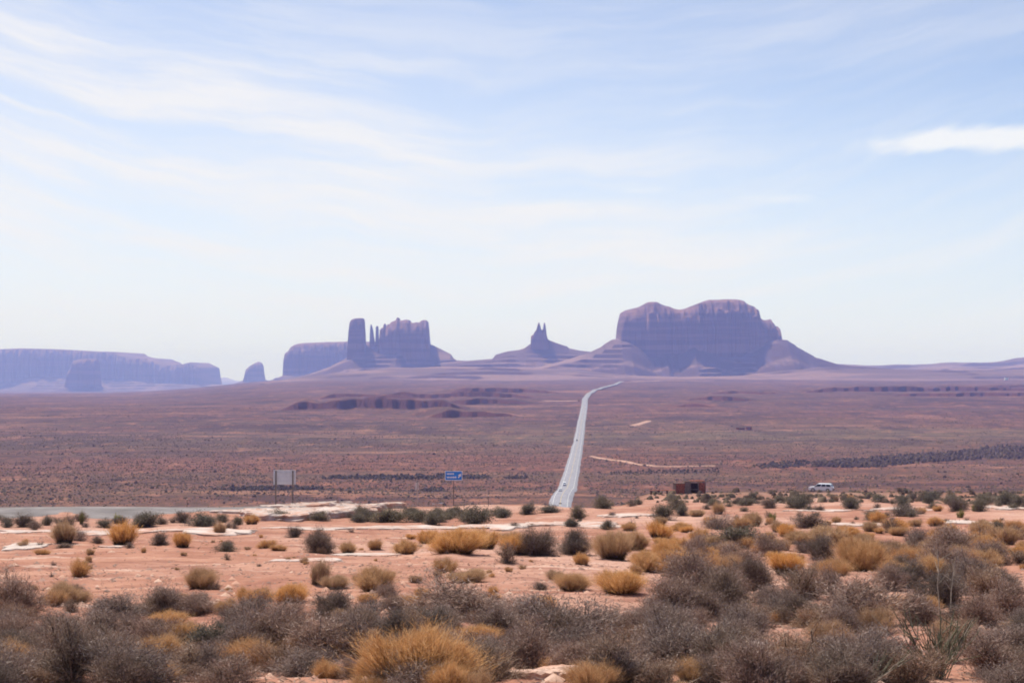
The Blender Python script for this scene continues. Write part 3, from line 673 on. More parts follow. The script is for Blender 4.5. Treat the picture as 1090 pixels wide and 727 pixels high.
# ------------------------------------------------------------------ shrubs
GREY = twig_mat('grey_twigs', [(0.122,0.073,0.054),(0.240,0.160,0.126),(0.320,0.230,0.188),(0.43,0.345,0.30)], 0.2)
GREYBARK = mat('grey_bark', (0.085, 0.060, 0.050), 0.9, 0.3, 20)
BROWN = twig_mat('brown_twigs', [(0.13,0.078,0.052),(0.25,0.162,0.115),(0.32,0.220,0.160),(0.48,0.39,0.32)], 0.25)
DARK = twig_mat('dark_grey_twigs', [(0.095,0.063,0.048),(0.168,0.122,0.096),(0.225,0.172,0.140),(0.33,0.26,0.22)], 0.2)
GOLD = twig_mat('golden_stems', [(0.35,0.190,0.087),(0.55,0.312,0.142),(0.63,0.385,0.195),(0.71,0.50,0.30)], 0.35)
TAN = twig_mat('tan_straw', [(0.30,0.16,0.08),(0.48,0.28,0.14),(0.56,0.35,0.19),(0.64,0.46,0.30)], 0.3)
GOLDBASE = twig_mat('dark_lower_stems', [(0.06,0.042,0.032),(0.12,0.085,0.06),(0.17,0.12,0.08)], 0.1)
OLIVE = twig_mat('olive_leaves', [(0.088,0.072,0.052),(0.155,0.130,0.096),(0.205,0.175,0.132),(0.29,0.25,0.195)], 0.25)
GREEN = twig_mat('yellow_green_leaves', [(0.12,0.12,0.04),(0.25,0.23,0.07),(0.36,0.31,0.10)], 0.3)
STALK = twig_mat('green_jointed_stems', [(0.115,0.115,0.075),(0.17,0.165,0.105),(0.25,0.235,0.16)], 0.1)
STRAW = mat('dry_pale_stalk', (0.36, 0.30, 0.235), 0.9, 0.25, 10)

def blades(P, Dv, L, Wd, r):
    """thin tapered slivers from points P along Dv"""
    n = len(P); side = np.cross(Dv, r.normal(size=(n, 3))); side /= np.linalg.norm(side, axis=1)[:, None] + 1e-9
    bend = np.cross(Dv, side) * (r.normal(0, 0.12, n) * L)[:, None]
    a = P - side * Wd[:, None] / 2; b = P + side * Wd[:, None] / 2; c = P + Dv * L[:, None] + bend
    V = np.stack([a, b, c], 1).reshape(-1, 3)
    return V, np.arange(3 * n).reshape(-1, 3)
def unit(v): return v / (np.linalg.norm(v, axis=-1, keepdims=True) + 1e-9)
def stems_np(paths, r0, r1, sides=4):
    V, Fq, b = [], [], 0
    for p in paths:
        k = len(p); t = unit(np.gradient(p, axis=0)); up = np.array([0.3, 0.9, 0.1]); a = unit(np.cross(t, up)); c = np.cross(t, a)
        rr = np.linspace(r0, r1, k)[:, None]
        for s in range(sides):
            q = 2 * np.pi * s / sides; V.append(p + (a * np.cos(q) + c * np.sin(q)) * rr)
        for s in range(sides):
            s2 = (s + 1) % sides
            for i in range(k - 1): Fq.append((b + s * k + i, b + s2 * k + i, b + s2 * k + i + 1, b + s * k + i + 1))
        b += k * sides
    return np.concatenate(V), np.array(Fq)
def shrub_meshes(seed, ntw, wd, nst=26, leafy=False, sparse=False):
    """twiggy shrub, width about 1 and height about 1: (woody stems, twigs)"""
    r = np.random.default_rng(seed)
    az_ = r.uniform(0, 2 * np.pi, nst); pol = np.arccos(r.uniform(0.02, 1, nst)) * 0.98
    lob = 0.80 + 0.22 * np.sin(az_ * 2 + r.uniform(0, 6)) * r.uniform(0.2, 1) + 0.14 * np.sin(az_ * 5 + pol * 5) + r.normal(0, 0.13, nst)
    tips = np.stack([np.sin(pol) * np.cos(az_) * 0.46 * lob, np.sin(pol) * np.sin(az_) * 0.46 * lob, np.cos(pol) * 0.92 * lob + 0.06], -1)
    paths = []
    for k in range(nst):
        s = np.linspace(0, 1, 6)[:, None]; b0 = np.array([r.normal(0, 0.05), r.normal(0, 0.05), -0.05])
        p = b0 + (tips[k] - b0) * s; p[:, 2] += 0.10 * np.sin(np.pi * s[:, 0]) * (tips[k, 2] > 0.3) - 0.0
        p[1:-1] += r.normal(0, 0.02, (4, 3)); paths.append(p)
    SV, SF = stems_np(paths, 0.013, 0.004)
    pk = r.integers(0, nst, ntw); s = np.clip(r.beta(2.6, 1.1, ntw), 0.12, 1.0) * 5
    i0 = np.clip(s.astype(int), 0, 4); fr = (s - i0)[:, None]; PA = np.array(paths)
    P = PA[pk, i0] * (1 - fr) + PA[pk, i0 + 1] * fr
    P += r.normal(0, 1, (ntw, 3)) * (0.035 + 0.065 * (s / 5)[:, None]) * (0.8 if sparse else 1.0)
    P[:, 2] = np.abs(P[:, 2])
    out_ = unit(P - np.array([0, 0, 0.1]))
    Dv = unit(out_ * 0.7 + r.normal(0, 0.55, (ntw, 3)) + np.array([0, 0, 0.35]))
    L = r.uniform(0.03, 0.115, ntw) * (0.55 if leafy else 1.0); Wd = wd * r.uniform(0.6, 1.5, ntw) * (2.2 if leafy else 1.0)
    BV, BF = blades(P, Dv, L, Wd, r)
    if sparse:                                                          # long bare dry stalks standing out of the shrub
        q = max(30, ntw // 45); k = r.integers(0, nst, q); b0 = tips[k] * r.uniform(0.3, 0.8, q)[:, None]
        V2, F2 = blades(b0, unit(tips[k] + np.array([0, 0, 0.5]) + r.normal(0, 0.25, (q, 3))), r.uniform(0.25, 0.55, q), wd * 1.7 * np.ones(q), r)
        BV = np.concatenate([BV, V2]); BF = np.concatenate([BF, F2 + ntw * 3])
    return (SV, SF), (BV, BF)
def broom_meshes(seed, n, wd, spread=0.95, low=0.40):
    """broom-like dome of fine upright stems, dark and woody below: (lower stems, golden plume)"""
    r = np.random.default_rng(seed)
    m = int(r.integers(8, 15)); ca = r.uniform(0, 6.28, m); cr = 0.30 * np.sqrt(r.uniform(0, 1, m)); hgt = (1.08 - 1.1 * cr) * r.uniform(0.72, 1.1, m)
    k = r.integers(0, m, n); cx, cy = np.cos(ca) * cr, np.sin(ca) * cr
    az_ = r.uniform(0, 2 * np.pi, n); pol = np.abs(r.normal(0, 0.36, n)) * spread
    ln = hgt[k] * r.uniform(0.45, 1.0, n) ** 0.55 * (1 + r.normal(0, 0.07, n))
    ox, oy = np.sin(pol) * np.cos(az_) * 0.62 + cx[k] * 0.75, np.sin(pol) * np.sin(az_) * 0.62 + cy[k] * 0.75
    b0 = np.stack([cx[k] * 0.55 + r.normal(0, 0.03, n), cy[k] * 0.55 + r.normal(0, 0.03, n), np.zeros(n) - 0.03], -1)
    tip = np.stack([cx[k] * 0.55 + ox * ln, cy[k] * 0.55 + oy * ln, np.cos(pol) * ln], -1)
    st = b0 + (tip - b0) * r.uniform(low - 0.14, low + 0.22, n)[:, None]
    d = tip - st; L = np.linalg.norm(d, axis=1)
    V1, F1 = blades(st, unit(d), L, wd * r.uniform(0.7, 1.4, n), r)
    m2 = int(n * 1.6); k = r.integers(0, n, m2); q = st[k] + d[k] * r.uniform(0.35, 1.0, m2)[:, None]
    D2 = unit(unit(d[k]) + r.normal(0, 0.30, (m2, 3)))
    V2, F2 = blades(q, D2, r.uniform(0.05, 0.14, m2), wd * r.uniform(0.6, 1.3, m2), r)
    m3 = int(n * 0.8); k = r.integers(0, n, m3); d3 = st[k] - b0[k]
    V3, F3 = blades(b0[k], unit(d3 + r.normal(0, 0.05, d3.shape)), np.linalg.norm(d3, axis=1) * r.uniform(0.8, 1.3, m3), wd * 1.3 * r.uniform(0.7, 1.4, m3), r)
    return (V3, F3), (np.concatenate([V1, V2]), np.concatenate([F1, F2 + len(V1)]))

PROTO = {}
def protos(kind, lod):
    key = (kind, lod)
    if key in PROTO: return PROTO[key]
    n = {'hi': (14000, 0.0080), 'mid': (4500, 0.014), 'lo': (1100, 0.028)}[lod]; vs = []
    for sd_ in range(8 if lod == 'hi' else 5):
        seed = hash((len(kind), ord(kind[0]), lod == 'mid', lod == 'lo')) % 1000 + sd_ * 31 + ord(kind[0])
        if kind in ('grey', 'brown', 'dark', 'olive'):
            (a, b), (c, d) = shrub_meshes(seed, int(n[0] * {'dark': 1.25, 'olive': 1.2, 'brown': 0.7}.get(kind, 1)), n[1] * (1.0 if kind != 'olive' else 0.9), leafy=kind == 'olive', nst=36 if kind in ('dark', 'olive') else 28, sparse=kind == 'brown')
            m1, m2 = GREYBARK, {'grey': GREY, 'brown': BROWN, 'dark': DARK, 'olive': OLIVE}[kind]; nm = ('woody_stems', 'leafage' if kind == 'olive' else 'twigs')
        else:
            (a, b), (c, d) = broom_meshes(seed, int(n[0] * {'gold': 0.8, 'tuft': 0.42, 'green': 0.3}[kind]), n[1] * (0.52 if lod == 'hi' else 0.7), {'gold': 1.0, 'tuft': 0.95, 'green': 0.7}[kind], {'gold': 0.40, 'tuft': 0.25, 'green': 0.2}[kind])
            m1, m2 = GOLDBASE, {'gold': GOLD, 'tuft': TAN, 'green': GREEN}[kind]; nm = ('lower_stems', 'plume')
        A_ = mesh_np(nm[0], a, b); A_.materials.append(m1); B_ = mesh_np(nm[1], c, d); B_.materials.append(m2)
        # one-mesh form for small far copies
        if lod == 'lo':
            if b.shape[1] == 4: b = np.concatenate([b[:, [0, 1, 2]], b[:, [0, 2, 3]]])
            C_ = mesh_np('shrub', np.concatenate([a, c]), np.concatenate([b, d + len(a)]), np.concatenate([np.zeros(len(b)), np.ones(len(d))]))
            C_.materials.append(m1); C_.materials.append(m2); vs.append((nm, None, C_))
        else: vs.append((nm, A_, B_))
    PROTO[key] = vs; return vs
NAME = {'grey': 'twiggy_shrub', 'brown': 'twiggy_shrub', 'dark': 'round_shrub', 'olive': 'leafy_shrub', 'gold': 'golden_bush', 'tuft': 'grass_tuft', 'green': 'yellow_green_bush'}
CATN = {'grey': 'shrub', 'brown': 'shrub', 'dark': 'shrub', 'olive': 'shrub', 'gold': 'bush', 'tuft': 'grass tuft', 'green': 'bush'}
count = [0]
def plant(kind, px, py, wpx, hpx, label, group, xy=None, size=None, name=None):
    x, y = at(px, py) if xy is None else xy
    if xy is None and py > 640 and kind in ('grey', 'brown', 'dark'): wpx *= 1.22; hpx *= 1.02
    if size is None: W_, H_ = wpx / F * y, hpx / F * y
    else: W_, H_ = size; wpx = W_ / y * F
    if kind in ('gold', 'tuft'): W_ *= 1.18
    lod = 'hi' if wpx >= 34 and y < 60 else ('mid' if wpx >= 16 else 'lo')
    vs = protos(kind, lod); count[0] += 1; nm_ = name or NAME[kind]
    nm, A_, B_ = vs[(count[0] * 7 + int(abs(x) * 3)) % len(vs)]
    z = Tz(x, y) - 0.03; rz = random.uniform(0, 6.28); sc = (W_ * random.uniform(0.95, 1.1), W_ * random.uniform(0.85, 1.15), H_)
    if A_ is None:
        o = bpy.data.objects.new(nm_, B_); COL.objects.link(o); o.location = (x, y, z); o.rotation_euler = (0, 0, rz); o.scale = sc
    else:
        o = empty(nm_, (x, y, z), rz); o.scale = sc; o.rotation_euler = (random.gauss(0, 0.10), random.gauss(0, 0.10), rz)
        for n_, m_ in ((nm[0], A_), (nm[1], B_)):
            c = bpy.data.objects.new(n_, m_); COL.objects.link(c); c.parent = o
    tag(o, label, CATN[kind], group); return o

B = [ # kind, px, base row, width, height
 # bottom rows
 ('grey',15,656,60,46),('grey',8,680,64,36),('gold',73,643,44,26),('grey',126,662,66,34),('grey',176,653,44,36),('grey',66,701,56,46),('gold',10,716,46,40),
 ('grey',128,731,96,56),('grey',104,678,62,32),('olive',222,696,60,44),('tuft',215,626,46,27),('dark',212,643,24,17),('tuft',82,613,30,21),('brown',200,722,66,34),
 ('grey',250,703,56,44),('grey',270,668,60,36),('grey',292,692,66,56),('gold',310,641,44,24),('gold',357,626,36,17),('tuft',338,621,30,30),('dark',354,658,37,34),
 ('gold',400,628,50,28),('grey',412,636,34,17),('grey',340,699,80,44),('grey',392,676,52,38),('grey',322,720,64,36),('gold',445,730,126,72),('grey',437,742,58,30),
 ('grey',487,657,98,40),('grey',530,676,66,38),('gold',500,688,56,28),('grey',520,712,56,36),('tuft',473,609,30,19),('gold',497,619,46,15),
 ('gold',606,627,46,21),('gold',660,632,70,31),('grey',714,658,54,48),('grey',738,624,72,40),('dark',771,654,57,54),('dark',803,629,38,40),('grey',603,684,90,56),
 ('grey',560,712,64,52),('grey',612,704,60,42),('brown',650,727,94,60),('grey',730,714,90,56),('brown',800,668,48,32),('brown',806,728,66,46),('gold',718,602,36,21),
 ('gold',837,610,43,25),('gold',917,608,56,42),('dark',871,595,38,28),('grey',905,666,110,56),('grey',948,628,44,30),('grey',1006,614,62,38),('dark',1000,646,52,42),
 ('grey',1036,626,62,36),('grey',1072,658,56,46),('brown',845,722,80,56),('brown',895,732,80,56),('grey',928,704,64,42),('grey',1056,720,76,50),('grey',1080,694,56,36),
 ('brown',968,730,66,46),('brown',35,732,60,30),('grey',560,660,60,28),('gold',575,648,34,18),('brown',684,690,50,32),('grey',778,690,50,34),('brown',860,668,40,26),
 ('brown',1020,690,50,36),('grey',170,690,54,36),('grey',376,722,40,26),('grey',470,700,40,30),('tuft',280,640,30,18),('brown',700,732,60,34),('grey',690,664,40,24),
 # sandy flat, left
 ('gold',69,578,29,26),('grey',84,576,22,15),('gold',130,580,32,27),('dark',138,583,14,8),('dark',171,580,24,17),('gold',195,582,22,20),('tuft',235,568,19,14),('olive',240,587,26,13),
 ('tuft',96,590,12,9),('tuft',24,581,15,8),('dark',43,581,11,6),('dark',67,583,24,7),('dark',103,578,17,9),('tuft',153,588,9,7),('tuft',45,590,22,7),
 # sandy flat, middle
 ('dark',313,572,22,15),('dark',339,588,36,27),('tuft',343,589,15,10),('gold',370,589,23,14),('tuft',400,585,21,13),('gold',431,590,27,17),('gold',456,578,26,17),('gold',485,588,56,27),
 ('gold',514,584,44,24),('tuft',283,583,24,10),('brown',541,599,28,24),('tuft',297,586,26,8),('gold',438,573,14,7),
 ('dark',573,591,47,31),('dark',612,590,41,29),('gold',654,595,49,33),('gold',701,573,33,21),('gold',712,598,38,27),('grey',738,596,38,30),('grey',764,563,42,17),('olive',783,580,62,24),
 ('grey',787,606,54,32),('olive',647,563,19,11),('dark',672,563,13,11),('gold',741,550,19,10),('gold',765,547,16,14),('gold',801,560,24,17),('tuft',545,578,30,14),('gold',548,590,36,24),
 # sandy flat, right
 ('dark',863,560,44,17),('gold',880,579,48,22),('gold',953,567,30,17),('grey',977,580,30,20),('grey',1014,594,74,40),('gold',1067,579,36,24),('dark',960,549,35,14),('gold',981,547,14,9),
 ('gold',998,544,12,8),('green',1037,544,12,9),('green',1022,551,14,11),('olive',927,554,23,12),('olive',1060,566,24,13),('gold',1045,563,26,12),('gold',850,578,30,16),('gold',905,571,24,12),
 ('gold',835,570,26,14),('grey',820,592,40,26),('grey',1055,600,50,26),('gold',745,575,26,14),('gold',775,592,26,18),('brown',940,592,34,18),('gold',1010,566,22,10),('tuft',975,560,20,9),
 # crest by the road
 ('olive',155,560,40,16),('olive',213,560,44,15),('olive',252,559,20,11),('gold',268,558,19,12),('dark',37,565,13,12),('olive',49,559,17,12),('olive',8,560,15,11),('green',87,558,9,17),
 ('green',125,557,12,13),('olive',300,554,32,13),('olive',341,554,26,11),('olive',381,556,20,10),('olive',413,556,47,17),('olive',446,556,36,15),('olive',462,558,28,15),('olive',486,549,24,12),
 ('olive',503,558,44,22),('olive',561,547,24,13),('olive',617,552,24,16),('dark',652,550,14,7),('olive',706,553,32,20),('olive',727,549,24,14),('olive',585,545,30,9),('olive',530,549,26,11),
 ('green',823,556,14,14),('olive',857,536,27,14),('olive',990,532,22,11),('olive',1012,536,28,10),('olive',1046,537,30,12),('olive',1072,536,34,14),('olive',935,534,24,9),('olive',905,537,24,10),
 ('olive',795,538,26,9),('olive',760,538,22,8),('olive',960,534,20,8),('olive',680,537,16,7),('olive',642,540,18,6),('olive',830,534,18,7),('tuft',890,534,14,8),('gold',905,532,10,7),
]
KP = {'grey': 'grey twiggy shrub', 'brown': 'brownish sparse shrub', 'dark': 'dark round shrub', 'olive': 'olive green shrub', 'gold': 'golden bush', 'tuft': 'tan grass tuft', 'green': 'yellow green bush'}
def zone(py, kind):
    if py > 700: return 'along the bottom edge'
    if py > 640: return 'in the front thicket'
    if py > 600: return 'behind the front thicket'
    if py > 566: return 'on the sandy flat'
    return 'on the rocky crest'
COLS = [(303, 'left of the signboard'), (483, 'between the two signs'), (600, 'between blue sign and highway'), (735, 'between highway and stall'), (875, 'between stall and parked car'), (9999, 'right of the parked car')]
def colname(px): return next(n for lim, n in COLS if px < lim)
cells = {}
for i, b in enumerate(B): cells.setdefault((b[0], zone(b[2], b[0]), colname(b[1])), []).append(i)
ORD = ['leftmost', 'second from left', 'third from left', 'fourth from left', 'fifth from left', 'sixth from left', 'seventh from left', 'eighth from left']
SPECIAL = {26: 'biggest golden bush at the bottom edge, lit from behind'}
for (k, zn, cn), ids in cells.items():
    ids.sort(key=lambda i: B[i][1])
    for r_, i in enumerate(ids):
        _, px, py, wp, hp = B[i]
        if len(ids) == 1: lb = f'{KP[k]} {zn}, {cn}, the only one there'
        elif r_ == len(ids) - 1: lb = f'rightmost {KP[k]} {zn}, {cn}'
        else: lb = f'{ORD[min(r_, 7)]} {KP[k]} {zn}, {cn}' if r_ == 0 else f'{KP[k]} {ORD[min(r_, 7)]} {zn}, {cn}'
        lb = SPECIAL.get(i, lb)
        plant(k, px, py, wp, hp, lb, {'gold': 'golden bushes on the near hill', 'tuft': 'tan grass tufts on the near hill', 'green': 'yellow green bushes on the near hill', 'olive': 'olive shrubs on the near hill'}.get(k, 'grey twiggy shrubs on the near hill'))

# small tufts scattered over the bare sand, and low shrubs on the shoulder below the crest
def scatter(n, kinds, y0, y1, x0, x1, s0, s1, label, group, dens=None, name=None):
    k = 0; tries = 0
    while k < n and tries < n * 30:
        tries += 1
        px, py = random.uniform(x0, x1), random.uniform(y0, y1); x, y = at(px, py)
        if y > 420: continue
        if dens and random.random() > dens(px, py): continue
        s = random.uniform(s0, s1)
        plant(random.choice(kinds), px, py, 1, 1, label, group, (x, y), (s, s * random.uniform(0.45, 0.7)), name); k += 1
scatter(95, ['tuft'], 568, 645, -20, 1110, 0.15, 0.42, 'small dry tan tuft scattered on bare red sand between bigger bushes', 'small tufts on bare sand')
scatter(80, ['brown', 'dark', 'grey'], 566, 720, -20, 1110, 0.18, 0.50, 'low dead twig clump lying on bare sand between bigger bushes', 'low twig clumps on the sand', None, 'twig_clump')
scatter(120, ['grey', 'brown', 'grey', 'dark'], 648, 745, -40, 1130, 0.5, 1.0, 'grey brown twiggy filler shrub crowded inside the front thicket', 'crowded thicket shrubs')
scatter(34, ['olive', 'dark', 'brown', 'dark'], 549, 563, -20, 1110, 0.35, 1.0, 'small dark shrub dotted along the pale rocky crest', 'small crest shrubs', lambda a, b: 1.0)
scatter(70, ['olive', 'dark'], 520, 545, 640, 1110, 0.9, 2.2, 'low olive shrub on the red slope around the stall and car', 'slope shrubs around stall and car', lambda a, b: not (672 < a < 772 and b < 541) and not (850 < a < 895 and b < 531))
scatter(105, ['gold', 'tuft', 'gold'], 556, 622, 540, 1110, 0.5, 1.35, 'small golden bush filling gaps on the right sandy flat', 'small golden bushes on the right', lambda a, b: sst(a, 560, 760))

scatter(64, ['grey', 'brown', 'dark'], 566, 650, 690, 1115, 0.6, 1.25, 'grey brown shrub filling gaps between golden bushes on the right flat', 'filler shrubs on the right flat')
scatter(26, ['olive'], 547, 556, 366, 560, 0.7, 1.6, 'olive shrub in the dense dark row below the blue sign', 'dense olive row below the blue sign')
scatter(22, ['olive', 'dark'], 552, 562, -20, 290, 0.7, 1.5, 'dark olive shrub along the grey pavement at left', 'shrubs along the grey pavement')
scatter(46, ['tuft', 'tuft', 'gold'], 640, 742, -20, 1110, 0.35, 0.75, 'soft straw grass clump growing between the thicket shrubs', 'straw grass in the thicket')
# green jointed bush and tall dry stalks at the lower right
def fan(name, px, py, hm, n, spread, r0, m, label, cat, part, seed):
    x, y = at(px, py); e = empty(name, (x, y, Tz(x, y) - 0.02)); r = np.random.default_rng(seed)
    P1, P2 = [], []
    for k in range(n):
        a = r.uniform(-1, 1) * spread; b = r.uniform(-0.5, 0.5) * spread; L = hm * r.uniform(0.6, 1.0) / max(math.cos(a), 0.5) * 0.95
        s = np.linspace(0, 1, 6)[:, None]; d = np.array([math.sin(a), math.sin(b), math.cos(a)]); d /= np.linalg.norm(d)
        p = np.array([r.normal(0, 0.03), r.normal(0, 0.03), 0]) + d * L * s; p[1:] += r.normal(0, 0.010, (5, 3)).cumsum(0)
        (P1 if k % 5 else P2).append(p)
        for _ in range(2):
            i = r.integers(2, 5); q = p[i] + unit(d + r.normal(0, 0.35, 3)) * L * r.uniform(0.2, 0.4) * np.linspace(0, 1, 4)[:, None]; P1.append(q)
    V, Fq = stems_np(P1, r0, r0 * 0.45); link(part[0], mesh_np(part[0], V, Fq), m, e)
    if P2: V, Fq = stems_np(P2, r0, r0 * 0.4); link(part[1], mesh_np(part[1], V, Fq), STRAW, e)
    tag(e, label, cat); return e
fan('jointed_bush', 1000, 722, 0.80, 46, 0.75, 0.0065, STALK, 'green upright bush of straight bare stems at the lower right', 'bush', ('green_stems', 'dry_stems'), 5)
fan('jointed_bush', 925, 728, 0.45, 14, 1.1, 0.006, STALK, 'low spread of a few bare crossing stalks on the bottom edge', 'bush', ('green_stems', 'dry_stems'), 9)
for px, py, h, lb, sd_ in ((999, 662, 1.25, 'tall pale dry flower stalk standing above the right thicket', 3), (1011, 660, 1.0, 'shorter leaning dry flower stalk beside the tallest one', 8)):
    x, y = at(px, py); r = np.random.default_rng(sd_); e = empty('dry_stalk', (x, y, Tz(x, y)))
    s = np.linspace(0, 1, 7)[:, None]; p = np.array([0.10 * (1 if sd_ == 8 else -0.2), 0.02, 1.0]) * h * s; p[1:] += r.normal(0, 0.008, (6, 3)).cumsum(0)
    V, Fq = stems_np([p], 0.012, 0.006); link('stem', mesh_np('stem', V, Fq), STRAW, e)
    br = [p[i] + unit(np.array([r.normal(), r.normal(), 1.2])) * 0.22 * h * np.linspace(0, 1, 4)[:, None] for i in (3, 4, 4, 5, 5)]
    V, Fq = stems_np(br, 0.006, 0.003); link('branch', mesh_np('branch', V, Fq), STRAW, e)
    tag(e, lb, 'dry stalk', 'dry stalks in the right thicket')

# loose stones and pebbles
_rows = np.arange(544, 748, 4.0); _rd = np.maximum.accumulate(np.array([at(545, q)[1] for q in _rows])[::-1])[::-1]
def strew(n, y0, y1):
    d = np.interp(rng.uniform(y0, y1, n), _rows, _rd) * rng.uniform(0.97, 1.03, n); return np.stack([rng.uniform(-0.385, 0.385, n) * d, d], -1)
def pebbles(n, y0, y1, s0, s1, name, m, label):
    P = strew(n, y0, y1); r = np.random.default_rng(n)
    base_v = np.array([(1,0,0),(0.3,1,0),(-0.9,0.4,0),(-0.6,-0.8,0),(0.5,-0.9,0),(0.1,0.1,0.6),(0,0,-0.4)], float)
    base_f = np.array([(0,1,5),(1,2,5),(2,3,5),(3,4,5),(4,0,5)])
    sc = r.uniform(s0, s1, n) * r.choice([0.6, 1, 1.7], n)
    th = r.uniform(0, 6.28, n); bv = base_v[None] * (1 + r.normal(0, 0.18, (n, 7, 3)))
    x = (bv[..., 0] * np.cos(th)[:, None] - bv[..., 1] * np.sin(th)[:, None]) * sc[:, None] + P[:, 0:1]
    y = (bv[..., 0] * np.sin(th)[:, None] + bv[..., 1] * np.cos(th)[:, None]) * sc[:, None] + P[:, 1:2]
    z = bv[..., 2] * sc[:, None] + T(P[:, 0], P[:, 1])[:, None]
    V = np.stack([x, y, z], -1).reshape(-1, 3); Fp = (base_f[None] + (np.arange(n) * 7)[:, None, None]).reshape(-1, 3)
    tag(link(name, mesh_np(name, V, Fp), m), label, 'pebbles', None, 'stuff')
pebbles(5200, 570, 735, 0.012, 0.05, 'pebbles', mat('pebble_stone', (0.30, 0.155, 0.105), island=True, var=0.3), 'loose reddish pebbles strewn over the near sand')
pebbles(2600, 545, 640, 0.025, 0.07, 'rubble', mat('rubble_stone', (0.30, 0.175, 0.13), island=True, var=0.3), 'pale broken stones strewn over the sandy flat')

pebbles(520, 560, 738, 0.04, 0.085, 'gravel', M_ROCK, 'fist sized red stones lying on the near sand')
# the same brush carries on beyond both edges of the view
def brush_mass(n):
    Vs, Fs, Ms, b = [], [], [], 0; mats_ = []
    for i in range(n):
        side = random.choice((-1, 1)); py = random.uniform(560, 760); kind = random.choice(('grey', 'brown', 'gold', 'dark', 'grey') if py > 585 else ('olive', 'gold', 'dark'))
        d = float(np.interp(py, _rows, _rd)); xx = side * d * random.uniform(0.40, 0.70); yy_ = d
        me = protos(kind, 'lo')[random.randrange(5)][2]; nv = len(me.vertices); co = np.empty(nv * 3, np.float32); me.vertices.foreach_get('co', co); co = co.reshape(-1, 3)
        lp = np.empty(len(me.loops), np.int32); me.loops.foreach_get('vertex_index', lp); mi = np.empty(len(me.polygons), np.int32); me.polygons.foreach_get('material_index', mi)
        for m_ in me.materials:
            if m_ not in mats_: mats_.append(m_)
        mp = np.array([mats_.index(m_) for m_ in me.materials])
        a = random.uniform(0, 6.28); s_ = random.uniform(0.7, 1.5); h_ = s_ * random.uniform(0.45, 0.65)
        q = np.stack([(co[:, 0] * math.cos(a) - co[:, 1] * math.sin(a)) * s_ + xx, (co[:, 0] * math.sin(a) + co[:, 1] * math.cos(a)) * s_ + yy_, co[:, 2] * h_ + Tz(xx, yy_) - 0.03], -1)
        Vs.append(q); Fs.append(lp.reshape(-1, 3) + b); Ms.append(mp[mi]); b += nv
    me = mesh_np('undergrowth', np.concatenate(Vs), np.concatenate(Fs), np.concatenate(Ms))
    tag(link('undergrowth', me, mats_), 'mixed desert brush carrying on beyond both sides of the view', 'brush', None, 'stuff')
brush_mass(170)

# dry twig litter on the sand
def litter(n):
    P = strew(n, 566, 740); r = np.random.default_rng(n)
    p3 = np.stack([P[:, 0], P[:, 1], T(P[:, 0], P[:, 1]) + 0.01], -1)
    a = r.uniform(0, 6.28, n); Dv = unit(np.stack([np.cos(a), np.sin(a), r.uniform(0.0, 0.5, n)], -1))
    V, Fl = blades(p3, Dv, r.uniform(0.05, 0.22, n), r.uniform(0.006, 0.016, n) * (1 + P[:, 1] / 40), r)
    tag(link('dry_litter', mesh_np('dry_litter', V, Fl), BROWN), 'dry twigs and grass bits littering the near sand', 'litter', None, 'stuff')
litter(9000)

# ------------------------------------------------------------------ scrub on the valley floor
M_SCRUB = twig_mat('valley_scrub', [(0.075,0.046,0.036),(0.105,0.070,0.052),(0.135,0.100,0.068),(0.20,0.13,0.08)], 0.1)
M_BELT = twig_mat('dark_thicket', [(0.060,0.040,0.034),(0.080,0.056,0.046),(0.108,0.080,0.062)], 0.1)
def blobs(name, XY, wd, ht, m, label, cat):
    n = len(XY); r = np.random.default_rng(n); k = 5; th = np.linspace(0, 2 * np.pi, k, endpoint=False)
    jit = r.uniform(0.7, 1.3, (n, k)); ph = r.uniform(0, 6.28, n)[:, None]
    c1 = np.stack([np.cos(th + ph) * jit, np.sin(th + ph) * jit], -1) * wd[:, None, None] / 2
    j2 = r.uniform(0.4, 0.85, (n, k)); c2 = c1 * j2[..., None]
    z = T(XY[:, 0], XY[:, 1])
    V = np.zeros((n, 2 * k + 1, 3))
    V[:, :k, :2] = c1 + XY[:, None]; V[:, :k, 2] = z[:, None] - 0.1 + 0.15 * ht[:, None]
    V[:, k:2*k, :2] = c2 + XY[:, None]; V[:, k:2*k, 2] = z[:, None] + ht[:, None] * r.uniform(0.6, 0.95, (n, k))
    V[:, 2*k, :2] = XY + r.normal(0, 0.1, (n, 2)) * wd[:, None]; V[:, 2*k, 2] = z + ht
    f = []
    for i in range(k):
        j = (i + 1) % k; f += [(i, j, k + j), (i, k + j, k + i), (k + i, k + j, 2 * k)]
    Fb = (np.array(f)[None] + (np.arange(n) * (2 * k + 1))[:, None, None]).reshape(-1, 3)
    tag(link(name, mesh_np(name, V.reshape(-1, 3), Fb), m), label, cat, None, 'stuff')
N = 240000
yy = 540 + (3600 - 540) * rng.random(N) ** 1.15; uu = rng.uniform(-0.48, 0.48, N); XX = uu * yy
dn = fbm(XX / 160, yy / 60, 91) * 1.3 + fbm(XX / 30, yy / 25, 92, 2) * 0.7
keep = rng.random(N) < sst(dn, -0.85, 0.65) * (1 - 0.6 * sst(yy, 1500, 3600))
rx = np.interp(yy, rp[1][len(rp[1]) // 6:], rp[0][len(rp[0]) // 6:])
keep &= np.abs(XX - rx) > 9
XY = np.stack([XX, yy], -1)[keep]; wd_ = rng.lognormal(math.log(0.85), 0.42, len(XY)); blobs('valley_scrub', XY, wd_, wd_ * rng.uniform(0.4, 0.65, len(XY)), M_SCRUB, 'low dark scrub dotted over the whole red valley floor', 'scrub')
N = 2600
